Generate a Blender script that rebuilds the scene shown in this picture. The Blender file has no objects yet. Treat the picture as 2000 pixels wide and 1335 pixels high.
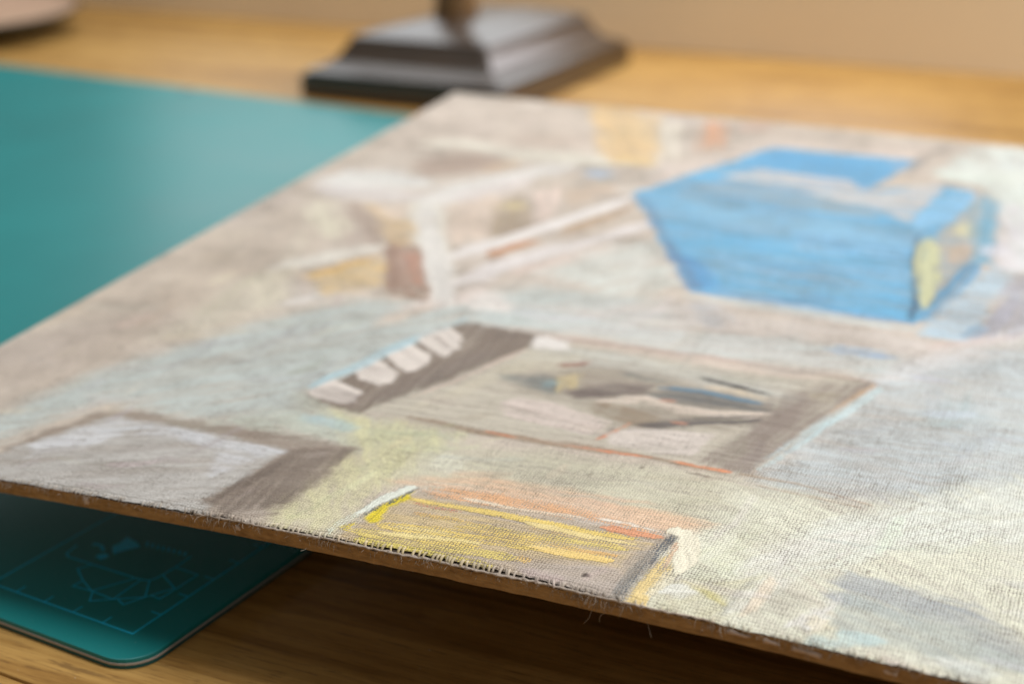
import bpy, bmesh, math, random
import numpy as np
from mathutils import Matrix, Vector

scene = bpy.context.scene
COL = scene.collection
R = math.radians
MM = 0.001
random.seed(7)
rng = np.random.default_rng(11)

# ------------------------------------------------------------------ camera
cam = bpy.data.cameras.new('camera')
cam_o = bpy.data.objects.new('camera', cam)
COL.objects.link(cam_o)
cam_o.location = (0, 0, 0.1947)
cam_o.rotation_euler = (R(90) - 0.3626, 0, 0)
cam.sensor_width = 36
cam.lens = 50.97
cam.clip_start, cam.clip_end = 0.01, 50
cam.dof.use_dof = True
cam.dof.focus_distance = 0.322
cam.dof.aperture_fstop = 8.4
scene.camera = cam_o

# ------------------------------------------------------------------ light
world = bpy.data.worlds.new('World')
scene.world = world
world.use_nodes = True
bg = world.node_tree.nodes['Background']
bg.inputs[0].default_value = (1.0, 0.95, 0.89, 1)
bg.inputs[1].default_value = 0.20

def area(name, loc, target, sx, sy, watts, col):
    l = bpy.data.lights.new(name, 'AREA')
    l.shape = 'RECTANGLE'
    l.size, l.size_y = sx, sy
    l.energy = watts
    l.color = col
    o = bpy.data.objects.new(name, l)
    COL.objects.link(o)
    o.location = loc
    d = Vector(target) - Vector(loc)
    o.rotation_euler = d.to_track_quat('-Z', 'Y').to_euler()
    return o

area('window_light', (-0.09, 1.34, 0.43), (-0.03, 0.55, 0.1), 0.52, 0.62, 2.1, (0.90, 0.96, 1.0))
area('window_pane_light', (0.24, 1.17, 0.24), (0.0, 0.95, 0.05), 0.20, 0.26, 0.85, (0.97, 0.96, 1.0))
area('side_window_light', (1.00, 0.22, 0.72), (0.10, 0.75, 0.05), 0.55, 0.55, 13.2, (1.0, 0.975, 0.945))
area('ceiling_bounce_light', (0.10, 1.0, 2.2), (0.1, 0.6, 0), 1.2, 1.0, 27, (1.0, 0.99, 0.975))

scene.view_settings.view_transform = 'Standard'
scene.view_settings.look = 'None'
scene.view_settings.exposure = 0
scene.view_settings.gamma = 1
try:
    scene.cycles.use_denoising = True
    scene.cycles.max_bounces = 8
except Exception:
    pass

# ------------------------------------------------------------------ helpers
def lin(c):
    out = []
    for v in c:
        v = v / 255.0
        out.append(v / 12.92 if v <= 0.04045 else ((v + 0.055) / 1.055) ** 2.4)
    return out

def new_mat(name):
    m = bpy.data.materials.new(name)
    m.use_nodes = True
    nt = m.node_tree
    return m, nt, nt.nodes['Principled BSDF']

class N:
    """small node-graph builder"""
    def __init__(self, nt): self.nt = nt
    def node(self, t, **kw):
        n = self.nt.nodes.new(t)
        for k, v in kw.items(): setattr(n, k, v)
        return n
    def put(self, sock, v):
        if isinstance(v, bpy.types.NodeSocket): self.nt.links.new(v, sock)
        else: sock.default_value = v
    def math(self, op, a, b=0.0, c=None, clamp=False):
        n = self.node('ShaderNodeMath', operation=op, use_clamp=clamp)
        self.put(n.inputs[0], a); self.put(n.inputs[1], b)
        if c is not None: self.put(n.inputs[2], c)
        return n.outputs[0]
    def mix(self, f, a, b):
        n = self.node('ShaderNodeMix', data_type='RGBA')
        self.put(n.inputs[0], f); self.put(n.inputs[6], a); self.put(n.inputs[7], b)
        return n.outputs[2]
    def noise(self, vec, scale, detail=3, rough=0.55, dist=0.0):
        n = self.node('ShaderNodeTexNoise')
        self.put(n.inputs['Vector'], vec)
        n.inputs['Scale'].default_value = scale
        n.inputs['Detail'].default_value = detail
        n.inputs['Roughness'].default_value = rough
        n.inputs['Distortion'].default_value = dist
        return n.outputs[0]
    def map(self, vec, scale=(1, 1, 1), rot=(0, 0, 0), loc=(0, 0, 0)):
        n = self.node('ShaderNodeMapping')
        self.put(n.inputs[0], vec)
        n.inputs[1].default_value = loc; n.inputs[2].default_value = rot; n.inputs[3].default_value = scale
        return n.outputs[0]
    def ramp(self, f, stops):
        n = self.node('ShaderNodeValToRGB')
        el = n.color_ramp.elements
        el[0].position, el[0].color = stops[0][0], (*stops[0][1], 1)
        el[1].position, el[1].color = stops[-1][0], (*stops[-1][1], 1)
        for p, c in stops[1:-1]:
            e = el.new(p); e.color = (*c, 1)
        self.put(n.inputs[0], f)
        return n.outputs[0]
    def smooth(self, v, lo, hi):
        n = self.node('ShaderNodeMapRange', interpolation_type='SMOOTHSTEP')
        self.put(n.inputs[0], v); self.put(n.inputs[1], lo); self.put(n.inputs[2], hi)
        return n.outputs[0]
    def bump(self, h, strength, dist):
        n = self.node('ShaderNodeBump')
        n.inputs['Strength'].default_value = strength
        n.inputs['Distance'].default_value = dist
        self.put(n.inputs['Height'], h)
        return n.outputs[0]

def obj(name, mesh, mat=None, parent=None):
    o = bpy.data.objects.new(name, mesh)
    COL.objects.link(o)
    if mat is not None:
        mesh.materials.append(mat)
    if parent is not None:
        o.parent = parent
    return o

def mesh_from(name, verts, faces, smooth=False):
    me = bpy.data.meshes.new(name)
    me.from_pydata([tuple(map(float, v)) for v in verts], [], faces)
    if smooth:
        me.polygons.foreach_set('use_smooth', [True] * len(me.polygons))
    me.update()
    return me

def empty(name, label, cat, matrix=None, loc=None):
    o = bpy.data.objects.new(name, None)
    COL.objects.link(o)
    o.empty_display_size = 0.02
    o['label'] = label
    o['category'] = cat
    if matrix is not None: o.matrix_world = matrix
    if loc is not None: o.location = loc
    return o

def tube(V, F, pts, radii, sides=6):
    """append a tapered tube along pts to the lists V, F"""
    base = len(V)
    pts = [Vector(p) for p in pts]
    n = len(pts)
    for i, p in enumerate(pts):
        t = (pts[min(i + 1, n - 1)] - pts[max(i - 1, 0)]).normalized()
        s = t.cross(Vector((0.13, 0.2, 1))).normalized()
        u = s.cross(t)
        for k in range(sides):
            a = 2 * math.pi * k / sides
            V.append(p + (s * math.cos(a) + u * math.sin(a)) * radii[i])
    for i in range(n - 1):
        for k in range(sides):
            k2 = (k + 1) % sides
            F.append((base + i * sides + k, base + i * sides + k2, base + (i + 1) * sides + k2, base + (i + 1) * sides + k))
    F.append(tuple(base + k for k in reversed(range(sides))))
    F.append(tuple(base + (n - 1) * sides + k for k in range(sides)))

# ------------------------------------------------------------------ materials
def wood_material():
    m, nt, p = new_mat('oak_wood')
    g = N(nt)
    tc = g.node('ShaderNodeTexCoord').outputs['Object']
    ang = R(24)
    v = g.map(tc, rot=(0, 0, ang))
    grain = g.noise(g.map(v, scale=(9, 210, 60)), 1.0, 6, 0.62, 0.6)
    fine = g.noise(g.map(v, scale=(90, 1300, 60)), 1.0, 4, 0.65, 0.4)
    band = g.noise(g.map(v, scale=(3.0, 26, 8)), 1.0, 4, 0.5, 0.8)
    figure = g.noise(g.map(v, scale=(30, 60, 10), rot=(0, 0, R(35))), 1.0, 3, 0.6, 1.2)
    f = g.math('ADD', g.math('MULTIPLY', grain, 0.5), g.math('MULTIPLY', band, 0.35))
    f = g.math('ADD', f, g.math('MULTIPLY', figure, 0.2))
    col = g.ramp(f, [(0.38, (0.17, 0.075, 0.016)), (0.5, (0.385, 0.208, 0.054)), (0.62, (0.55, 0.325, 0.096))])
    streak = g.smooth(fine, 0.52, 0.68)
    col = g.mix(g.math('MULTIPLY', streak, 0.55), col, (0.14, 0.065, 0.02, 1))
    mark = g.smooth(g.noise(g.map(v, scale=(14, 120, 20), loc=(3, 5, 0)), 1.0, 5, 0.7, 1.6), 0.60, 0.70)
    col = g.mix(g.math('MULTIPLY', mark, 0.5), col, (0.10, 0.05, 0.02, 1))
    dust = g.smooth(g.noise(tc, 620, 2, 0.5), 0.735, 0.79)
    col = g.mix(g.math('MULTIPLY', dust, 0.5), col, (0.6, 0.52, 0.40, 1))
    g.put(p.inputs['Base Color'], col)
    g.put(p.inputs['Roughness'], g.math('ADD', 0.36, g.math('MULTIPLY', grain, 0.22)))
    p.inputs['Specular IOR Level'].default_value = 0.27
    h = g.math('ADD', grain, g.math('MULTIPLY', fine, 0.6))
    g.put(p.inputs['Normal'], g.bump(h, 0.25, 0.0006))
    return m

def wall_material():
    m, nt, p = new_mat('tan_wall_paint')
    g = N(nt)
    tc = g.node('ShaderNodeTexCoord').outputs['Object']
    n = g.noise(tc, 7, 4)
    g.put(p.inputs['Base Color'], g.mix(n, (0.76, 0.60, 0.40, 1), (0.85, 0.70, 0.48, 1)))
    p.inputs['Roughness'].default_value = 0.75
    g.put(p.inputs['Normal'], g.bump(g.noise(tc, 350, 2), 0.2, 0.0005))
    return m

def plastic(name, col, rough=0.4, var=0.1, spec=0.5, scale=90, bump=0.05):
    m, nt, p = new_mat(name)
    g = N(nt)
    tc = g.node('ShaderNodeTexCoord').outputs['Object']
    n = g.noise(tc, scale, 4)
    a = tuple(c * (1 - var) for c in col) + (1,)
    b = tuple(min(1, c * (1 + var)) for c in col) + (1,)
    g.put(p.inputs['Base Color'], g.mix(n, a, b))
    g.put(p.inputs['Roughness'], g.math('ADD', rough - 0.05, g.math('MULTIPLY', g.noise(tc, scale * 0.4, 3), 0.1)))
    p.inputs['Specular IOR Level'].default_value = spec
    g.put(p.inputs['Normal'], g.bump(g.noise(tc, 2500, 2), bump, 0.0002))
    return m

def hardboard_material():
    m, nt, p = new_mat('hardboard_fibre')
    g = N(nt)
    tc = g.node('ShaderNodeTexCoord').outputs['Object']
    a = g.noise(g.map(tc, scale=(260, 260, 900)), 1.0, 5, 0.65)
    b = g.noise(g.map(tc, scale=(40, 40, 200)), 1.0, 3)
    f = g.math('ADD', g.math('MULTIPLY', a, 0.65), g.math('MULTIPLY', b, 0.35))
    col = g.ramp(f, [(0.3, (0.17, 0.10, 0.042)), (0.5, (0.39, 0.245, 0.11)), (0.72, (0.56, 0.38, 0.19))])
    g.put(p.inputs['Base Color'], col)
    p.inputs['Roughness'].default_value = 0.8
    p.inputs['Specular IOR Level'].default_value = 0.25
    g.put(p.inputs['Normal'], g.bump(g.noise(g.map(tc, scale=(900, 900, 2600)), 1.0, 4), 0.6, 0.0006))
    return m

PITCH = 0.76      # thread spacing of the canvas, millimetres

def canvas_material():
    m, nt, p = new_mat('painted_canvas')
    g = N(nt)
    uv = g.node('ShaderNodeUVMap', uv_map='board_mm').outputs[0]
    w1 = g.node('ShaderNodeTexNoise'); g.put(w1.inputs['Vector'], uv); w1.inputs['Scale'].default_value = 0.16; w1.inputs['Detail'].default_value = 3
    w2 = g.node('ShaderNodeTexNoise'); g.put(w2.inputs['Vector'], g.map(uv, scale=(0.9, 0.9, 1), loc=(31, 7, 0))); w2.inputs['Scale'].default_value = 1.0; w2.inputs['Detail'].default_value = 2
    sx = g.node('ShaderNodeSeparateXYZ'); g.put(sx.inputs[0], uv)
    s1 = g.node('ShaderNodeSeparateColor'); g.put(s1.inputs[0], w1.outputs[1])
    s2 = g.node('ShaderNodeSeparateColor'); g.put(s2.inputs[0], w2.outputs[1])
    u = g.math('DIVIDE', sx.outputs[0], PITCH)
    v = g.math('DIVIDE', sx.outputs[1], PITCH * 1.12)
    u = g.math('ADD', u, g.math('MULTIPLY', g.math('SUBTRACT', s1.outputs[0], 0.5), 1.1))
    u = g.math('ADD', u, g.math('MULTIPLY', g.math('SUBTRACT', s2.outputs[0], 0.5), 1.3))
    v = g.math('ADD', v, g.math('MULTIPLY', g.math('SUBTRACT', s1.outputs[1], 0.5), 1.1))
    v = g.math('ADD', v, g.math('MULTIPLY', g.math('SUBTRACT', s2.outputs[1], 0.5), 1.3))
    pi = math.pi
    A = g.math('POWER', g.math('ABSOLUTE', g.math('SINE', g.math('MULTIPLY', u, pi))), 0.6)
    B = g.math('POWER', g.math('ABSOLUTE', g.math('SINE', g.math('MULTIPLY', v, pi))), 0.6)
    mA = g.math('SINE', g.math('MULTIPLY', g.math('ADD', v, g.math('FLOOR', u)), pi))
    mB = g.math('SINE', g.math('MULTIPLY', g.math('ADD', u, g.math('FLOOR', v)), pi))
    mA = g.math('ADD', 0.54, g.math('MULTIPLY', mA, 0.46))
    mB = g.math('SUBTRACT', 0.54, g.math('MULTIPLY', mB, 0.46))
    h = g.math('MAXIMUM', g.math('MULTIPLY', A, mA), g.math('MULTIPLY', B, mB))
    slub = g.noise(g.map(uv, scale=(0.10, 1.05, 1)), 1.0, 3, 0.65)
    slub2 = g.noise(g.map(uv, scale=(1.15, 0.10, 1), loc=(9, 3, 0)), 1.0, 3, 0.65)
    grain = g.noise(uv, 3.2, 3, 0.65)
    h2 = g.math('ADD', h, g.math('MULTIPLY', g.math('SUBTRACT', g.math('ADD', slub, slub2), 1.0), 0.62))
    h2 = g.math('ADD', h2, g.math('MULTIPLY', g.math('SUBTRACT', grain, 0.5), 0.75))
    tooth = g.noise(uv, 0.75, 5, 0.7)
    h2 = g.math('ADD', h2, g.math('MULTIPLY', g.math('SUBTRACT', tooth, 0.5), 0.8))

    under = g.node('ShaderNodeAttribute', attribute_name='paint')
    dry = g.node('ShaderNodeAttribute', attribute_name='dry')
    body = g.node('ShaderNodeAttribute', attribute_name='body')      # how far paint fills the weave, 0..1
    # bare linen shows in the pits of the weave where the paint did not reach
    thr = g.math('SUBTRACT', 0.74, g.math('MULTIPLY', body.outputs['Fac'], 0.50))
    pit = g.math('SUBTRACT', 1.0, g.smooth(h2, g.math('SUBTRACT', thr, 0.24), g.math('ADD', thr, 0.12)))
    blot = g.smooth(g.noise(uv, 0.10, 4, 0.6), 0.40, 0.66)
    pit = g.math('MULTIPLY', pit, g.math('ADD', 0.45, g.math('MULTIPLY', blot, 0.55)))
    # slight unevenness of the pigment
    pv = g.noise(g.map(uv, scale=(0.25, 0.6, 1)), 1.0, 5, 0.65)
    bright = g.math('ADD', 0.76, g.math('MULTIPLY', pv, 0.44))
    hs = g.node('ShaderNodeHueSaturation')
    g.put(hs.inputs['Color'], under.outputs['Color'])
    g.put(hs.inputs['Value'], bright)
    hd = g.node('ShaderNodeHueSaturation')
    g.put(hd.inputs['Color'], dry.outputs['Color'])
    g.put(hd.inputs['Value'], bright)
    # dry pastel only catches the tops of the threads
    dthr = g.math('SUBTRACT', 1.08, g.math('MULTIPLY', dry.outputs['Alpha'], 0.93))
    dn = g.math('ADD', g.math('MULTIPLY', h2, 0.72), g.math('MULTIPLY', grain, 0.35))
    dm = g.smooth(dn, g.math('SUBTRACT', dthr, 0.14), g.math('ADD', dthr, 0.10))
    dm = g.math('MULTIPLY', dm, g.math('GREATER_THAN', dry.outputs['Alpha'], 0.02))
    linen = g.mix(slub, (0.085, 0.058, 0.038, 1), (0.20, 0.15, 0.105, 1))
    c = g.mix(g.math('MULTIPLY', pit, 0.82), hs.outputs[0], linen)
    c = g.mix(dm, c, hd.outputs[0])
    g.put(p.inputs['Base Color'], c)
    g.put(p.inputs['Roughness'], g.math('SUBTRACT', 0.78, g.math('MULTIPLY', body.outputs['Fac'], 0.2)))
    p.inputs['Specular IOR Level'].default_value = 0.35
    hh = g.math('ADD', h2, g.math('MULTIPLY', dm, 0.25))
    hh = g.math('MULTIPLY', hh, g.math('SUBTRACT', 1.0, g.math('MULTIPLY', body.outputs['Fac'], 0.55)))
    relief = g.node('ShaderNodeAttribute', attribute_name='relief')
    hh = g.math('ADD', hh, g.math('MULTIPLY', relief.outputs['Fac'], 1.5))
    g.put(p.inputs['Normal'], g.bump(hh, 1.0, 0.00034))
    return m

def thread_material():
    m, nt, p = new_mat('linen_thread')
    g = N(nt)
    att = g.node('ShaderNodeAttribute', attribute_name='tint')
    tc = g.node('ShaderNodeTexCoord').outputs['Object']
    n = g.noise(tc, 1500, 3)
    hs = g.node('ShaderNodeHueSaturation')
    g.put(hs.inputs['Color'], att.outputs['Color'])
    g.put(hs.inputs['Value'], g.math('ADD', 0.72, g.math('MULTIPLY', n, 0.6)))
    g.put(p.inputs['Base Color'], hs.outputs[0])
    p.inputs['Roughness'].default_value = 0.85
    g.put(p.inputs['Normal'], g.bump(g.noise(tc, 3000, 2), 0.5, 0.0003))
    return m

WOOD = wood_material()
WALL = wall_material()
HARD = hardboard_material()
CANVAS = canvas_material()
THREAD = thread_material()
def mat_vinyl():
    m, nt, p = new_mat('teal_mat_vinyl')
    g = N(nt)
    tc = g.node('ShaderNodeTexCoord').outputs['Object']
    cloud = g.noise(tc, 14, 5, 0.6)
    cuts = g.noise(g.map(tc, scale=(18, 700, 1), rot=(0, 0, R(37))), 1.0, 3, 0.6, 0.4)
    cuts2 = g.noise(g.map(tc, scale=(700, 14, 1), rot=(0, 0, R(8))), 1.0, 3, 0.6, 0.4)
    dust = g.smooth(g.noise(tc, 1100, 2, 0.5), 0.70, 0.78)
    c = g.mix(cloud, (0.002, 0.17, 0.176, 1), (0.003, 0.25, 0.25, 1))
    sc = g.math('MAXIMUM', g.smooth(cuts, 0.68, 0.76), g.smooth(cuts2, 0.70, 0.78))
    c = g.mix(g.math('MULTIPLY', sc, 0.18), c, (0.10, 0.36, 0.36, 1))
    c = g.mix(g.math('MULTIPLY', dust, 0.25), c, (0.45, 0.5, 0.48, 1))
    g.put(p.inputs['Base Color'], c)
    g.put(p.inputs['Roughness'], g.math('ADD', 0.33, g.math('MULTIPLY', cloud, 0.16)))
    p.inputs['Specular IOR Level'].default_value = 0.45
    g.put(p.inputs['Normal'], g.bump(g.math('SUBTRACT', g.noise(tc, 2500, 2), g.math('MULTIPLY', sc, 0.6)), 0.06, 0.0002))
    return m
TEAL = mat_vinyl()
TEAL_DARK = plastic('dark_teal_vinyl', (0.004, 0.10, 0.10), 0.35, 0.1, 0.5)
CORE = plastic('grey_mat_core', (0.42, 0.38, 0.34), 0.5, 0.08, 0.4)
PRINT = plastic('blue_print_ink', (0.015, 0.60, 0.92), 0.45, 0.1, 0.4)
SPECK = plastic('dark_print_ink', (0.03, 0.05, 0.07), 0.6)
LACQUER = plastic('dark_lacquered_wood', (0.050, 0.029, 0.016), 0.30, 0.25, 0.9, 30, 0.15)
BROWN = plastic('brown_varnished_post', (0.16, 0.085, 0.030), 0.3, 0.2, 0.6, 40, 0.15)
DISH_OUT = plastic('dark_olive_glaze', (0.035, 0.028, 0.010), 0.4, 0.2, 0.5)
DISH_IN = plastic('peach_glaze', (0.62, 0.42, 0.30), 0.4, 0.08, 0.5)
SMEAR = plastic('dried_white_paint', (0.62, 0.52, 0.47), 0.6, 0.15, 0.4, 400, 0.4)
GAP_SHADE = plastic('gap_shade_board', (0.055, 0.036, 0.022), 0.6, 0.3, 0.4, 300, 0.3)  # painted shade: darkens the board top seen through the fringe gaps
BATTEN = plastic('raw_pine', (0.42, 0.27, 0.13), 0.7, 0.2, 0.3)

# ------------------------------------------------------------------ tabletop and wall
def prism(pts, z0, z1, bevel=0.0):
    """vertical prism over a polygon with a softened top edge"""
    bm = bmesh.new()
    lo = [bm.verts.new((x, y, z0)) for x, y in pts]
    f = bm.faces.new(lo)
    ex = bmesh.ops.extrude_face_region(bm, geom=[f])
    up = [e for e in ex['geom'] if isinstance(e, bmesh.types.BMVert)]
    for v in up: v.co.z = z1
    bmesh.ops.recalc_face_normals(bm, faces=bm.faces)
    if bevel:
        ed = [e for e in bm.edges if abs(e.verts[0].co.z - e.verts[1].co.z) < 1e-7 and abs(e.verts[0].co.z - z1) < 1e-7]
        bmesh.ops.bevel(bm, geom=ed, offset=bevel, segments=2, affect='EDGES', profile=0.6)
    me = bpy.data.meshes.new('prism')
    bm.to_mesh(me); bm.free()
    return me

desk = bpy.data.objects.new('tabletop', None)
COL.objects.link(desk)
desk['kind'] = 'structure'
ty = R(-28)                                  # the plank seam runs this way
tdir = Vector((math.cos(ty), math.sin(ty)))
tn = Vector((-math.sin(ty), math.cos(ty)))
seam = Vector((-0.1165, 0.2905))
def strip(d0, d1, l0=-1.5, l1=1.5):
    q = [seam + tdir * l0 + tn * d0, seam + tdir * l1 + tn * d0, seam + tdir * l1 + tn * d1, seam + tdir * l0 + tn * d1]
    return [(v.x, v.y) for v in q]
obj('plank', prism(strip(0.00025, 1.35), -0.03, 0, 0.0006), WOOD, desk)
obj('plank', prism(strip(-0.6, -0.00025), -0.03, -0.0001, 0.0006), WOOD, desk)

wy = R(-25.5)
wd = Vector((math.cos(wy), math.sin(wy)))
wn = Vector((-math.sin(wy), math.cos(wy)))
w0 = Vector((0.104, 1.186))
wq = [w0 - wd * 1.6, w0 + wd * 1.6, w0 + wd * 1.6 + wn * 0.08, w0 - wd * 1.6 + wn * 0.08]
wall = obj('wall', prism([(v.x, v.y) for v in wq], -0.2, 0.10), WALL)
wall['kind'] = 'structure'

# ------------------------------------------------------------------ cutting mat
MX, MY, MYAW = -0.0926, 0.3057, 0.5181       # printed border corner and heading
WF, WS, DEP = 11.05, 10.73, 541.1
ml = Vector((-math.cos(MYAW), math.sin(MYAW), 0))
mv = Vector((math.sin(MYAW), math.cos(MYAW), 0))
# local x runs to the left along the front edge, y away from the viewer: mirror x so that the frame stays right handed
mat_m = Matrix(((-ml.x, mv.x, 0, MX), (-ml.y, mv.y, 0, MY), (0, 0, 1, 0), (0, 0, 0, 1)))
mat_e = empty('cutting_mat', 'teal self healing cutting mat lying flat on the wooden table under the painting', 'cutting mat', matrix=mat_m)
def mp(u, v): return (-u * MM, v * MM)

def rounded(x0, y0, x1, y1, r, n=8):
    out = []
    for cx, cy, a0 in ((x1 - r, y0 + r, -90), (x1 - r, y1 - r, 0), (x0 + r, y1 - r, 90), (x0 + r, y0 + r, 180)):
        for i in range(n + 1):
            a = R(a0 + 90 * i / n)
            out.append((cx + r * math.cos(a), cy + r * math.sin(a)))
    return out
def mat_outline(ins, r):
    return [(x * MM, y * MM) for x, y in rounded(-900 + ins, -WF + ins, WS - ins, DEP - ins, r - ins)]
obj('bottom_sheet', prism(mat_outline(0.15, 9.5), 0.0, 1.0 * MM, 0.25 * MM), TEAL_DARK, mat_e)
obj('core_sheet', prism(mat_outline(0.0, 9.5), 1.01 * MM, 1.56 * MM, 0.1 * MM), CORE, mat_e)
top = obj('top_sheet', prism(mat_outline(0.25, 9.5), 1.57 * MM, 2.6 * MM, 0.35 * MM), TEAL, mat_e)

def ribbon(V, F, pts, w, z):
    pts = [Vector((p[0], p[1])) for p in pts]
    n = len(pts)
    b = len(V)
    for i, p in enumerate(pts):
        t0 = (p - pts[i - 1]).normalized() if i else None
        t1 = (pts[i + 1] - p).normalized() if i < n - 1 else None
        t0 = t0 or t1; t1 = t1 or t0
        nn = (Vector((-t0.y, t0.x)) + Vector((-t1.y, t1.x)))
        nn = nn.normalized() if nn.length > 1e-6 else Vector((-t0.y, t0.x))
        k = 1 / max(0.5, nn.dot(Vector((-t0.y, t0.x))))
        for s in (-1, 1):
            q = p + nn * (s * w * 0.5 * k)
            V.append((q.x, q.y, z))
    for i in range(n - 1):
        F.append((b + 2 * i, b + 2 * i + 2, b + 2 * i + 3, b + 2 * i + 1))
ZP = 2.6 * MM
PRINTS = {'frame':[[[44.7,25.8],[43.7,21.0],[42.1,19.9],[18.5,20.4],[16.1,20.6],[14.4,21.2],[13.6,22.8],[13.3,25.3],[13.1,30.0],[13.5,36.6]]],'poly':[[[33.3,20.1],[35.0,16.4],[29.4,12.7],[23.5,9.9],[18.4,20.0]],[[29.3,12.3],[29.6,9.3],[23.5,9.9],[15.8,9.6],[16.4,20.0]],[[22.9,9.6],[20.3,6.0],[15.8,9.6],[9.4,14.4],[14.0,21.0]],[[14.6,10.1],[11.6,8.9],[9.4,14.4],[5.9,21.5],[13.4,25.2]],[[8.4,15.7],[5.5,15.6],[5.3,21.1],[5.2,29.7],[12.9,29.8]]],'inner':[[[48.9,2.7],[49.1,13.9],[49.1,29.6]]],'blob':[[[35.8,23.5],[35.9,25.0],[34.7,26.2],[33.0,25.9],[32.6,24.5],[33.4,23.0]],[[35.8,30.0],[32.6,26.9],[31.4,29.6],[28.9,33.5],[31.4,35.0],[36.3,36.0],[35.4,32.7]]],'arc':[[[41.0,27.8],[40.8,28.8],[38.6,28.8],[36.1,26.9]]],'text':[[[29.1,36.6],[27.8,34.8]],[[27.3,36.7],[26.0,34.9]],[[25.4,36.8],[24.2,35.0]],[[23.6,36.9],[22.4,35.2]],[[21.8,37.1],[20.6,35.3]],[[20.0,37.2],[18.8,35.4]],[[18.2,37.3],[17.0,35.6]],[[16.4,37.5],[15.2,35.7]]]}

def print_part(name, lines, w, mat=PRINT, dz=0.04):
    V, F = [], []
    for i, pl in enumerate(lines):
        ribbon(V, F, [mp(*p) for p in pl], w * MM, ZP + (dz + 0.006 * (i % 5)) * MM)
    me = mesh_from(name, V, F)
    return obj(name, me, mat, top)
print_part('printed_border', [[(560, 0), (0, 0), (0, 300)]], 0.5)
ticks = [[(10 * i, 0.2), (10 * i, 3.2)] for i in range(1, 50)] + [[(0.2, 10 * i), (3.2, 10 * i)] for i in range(1, 25)]
print_part('printed_ruler_ticks', ticks, 0.4, dz=0.07)
print_part('printed_inner_line', [[(48.9, 2), (49.1, 300)]], 0.5)
print_part('printed_logo_box', PRINTS['frame'], 0.5, dz=0.05)
print_part('printed_logo_facets', PRINTS['poly'], 0.42, dz=0.08)
print_part('printed_logo_figure', PRINTS['arc'], 0.9, dz=0.05)
V, F = [], []
for pl in PRINTS['blob']:
    b = len(V)
    V += [(*mp(*p), ZP + 0.05 * MM) for p in pl]
    F.append(tuple(range(b, b + len(pl))))
obj('printed_logo_shape', mesh_from('printed_logo_shape', V, F), PRINT, top)
print_part('printed_logo_lettering', PRINTS['text'], 0.7, dz=0.05)
V, F = [], []
ribbon(V, F, [mp(452, 523), mp(453, 538)], 4 * MM, ZP + 0.05 * MM)
obj('printed_mark', mesh_from('printed_mark', V, F), SPECK, top)

# ------------------------------------------------------------------ the painting on its board
BO = Vector((-0.18814, 0.35420, 0.02849))
BA = Vector((0.91640074, -0.40018558, -0.00782263))
BB = Vector((0.39985195, 0.91440258, 0.06313749))
BN = BA.cross(BB).normalized()
BW, BL, BT, BOW = 497.24, 399.82, 3.45, 11.12
pm = Matrix(((BA.x, BB.x, BN.x, BO.x), (BA.y, BB.y, BN.y, BO.y), (BA.z, BB.z, BN.z, BO.z), (0, 0, 0, 1)))
paint_e = empty('painting', 'unframed pastel still life on canvas glued to a warped brown hardboard panel', 'painting', matrix=pm)

def bow(u, v):
    return BOW * 4 * u * (BW - u) / BW ** 2 * np.maximum(0, 1 - v / BL) ** 2

# hardboard: a closed bent slab with slightly rough edges
nu, nv = 220, 24
V, F = [], []
us = np.linspace(0, BW, nu + 1); vs = np.linspace(0, BL, nv + 1)
rough = rng.normal(0, 0.10, nu + 1) + 0.35 * np.convolve(rng.normal(0, 1, nu + 1), np.ones(6) / 6, 'same')
for side, z in ((0, 0.0), (1, -BT)):
    for j, v in enumerate(vs):
        for i, u in enumerate(us):
            dv = rough[i] * (1.0 if side == 0 else 0.6) if j == 0 else 0.0
            V.append((u * MM, (v + dv) * MM, (z + bow(u, v)) * MM))
W1 = nu + 1
off = W1 * (nv + 1)
for j in range(nv):
    for i in range(nu):
        a = j * W1 + i
        F.append((a, a + 1, a + W1 + 1, a + W1))
        F.append((off + a, off + a + W1, off + a + W1 + 1, off + a + 1))
for i in range(nu):
    F.append((i, off + i, off + i + 1, i + 1))
    a = nv * W1 + i
    F.append((a, a + 1, off + a + 1, off + a))
for j in range(nv):
    a = j * W1
    F.append((a, a + W1, off + a + W1, off + a))
    a = j * W1 + nu
    F.append((a, off + a, off + a + W1, a + W1))
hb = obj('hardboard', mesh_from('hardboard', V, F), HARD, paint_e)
hb.data.materials.append(GAP_SHADE)  # second slot, shade colour for the top faces under the threads
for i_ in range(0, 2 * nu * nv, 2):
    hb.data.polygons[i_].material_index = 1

# two battens glued under the board carry it above the table
for (u0, v0, u1, v1) in ((110, 150, 470, 175), (110, 330, 470, 355)):
    bm = bmesh.new()
    bmesh.ops.create_cube(bm, size=1)
    zb = 0
    for vt in bm.verts:
        u = u1 if vt.co.x > 0 else u0; v = v1 if vt.co.y > 0 else v0
        up = vt.co.z > 0
        b_ = bow(np.array(u), np.array(v))
        zt = (float(b_) - BT - 0.02) * MM
        P = pm @ Vector((u * MM, v * MM, zt))
        if not up:
            P = pm @ Vector((u * MM, v * MM, 0)); P.z = 0.0003 if True else 0
            P.z = 0.0030
        vt.co = pm.inverted() @ P
    bmesh.ops.recalc_face_normals(bm, faces=bm.faces)
    me = bpy.data.meshes.new('batten'); bm.to_mesh(me); bm.free()
    obj('batten', me, BATTEN, paint_e)

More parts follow.
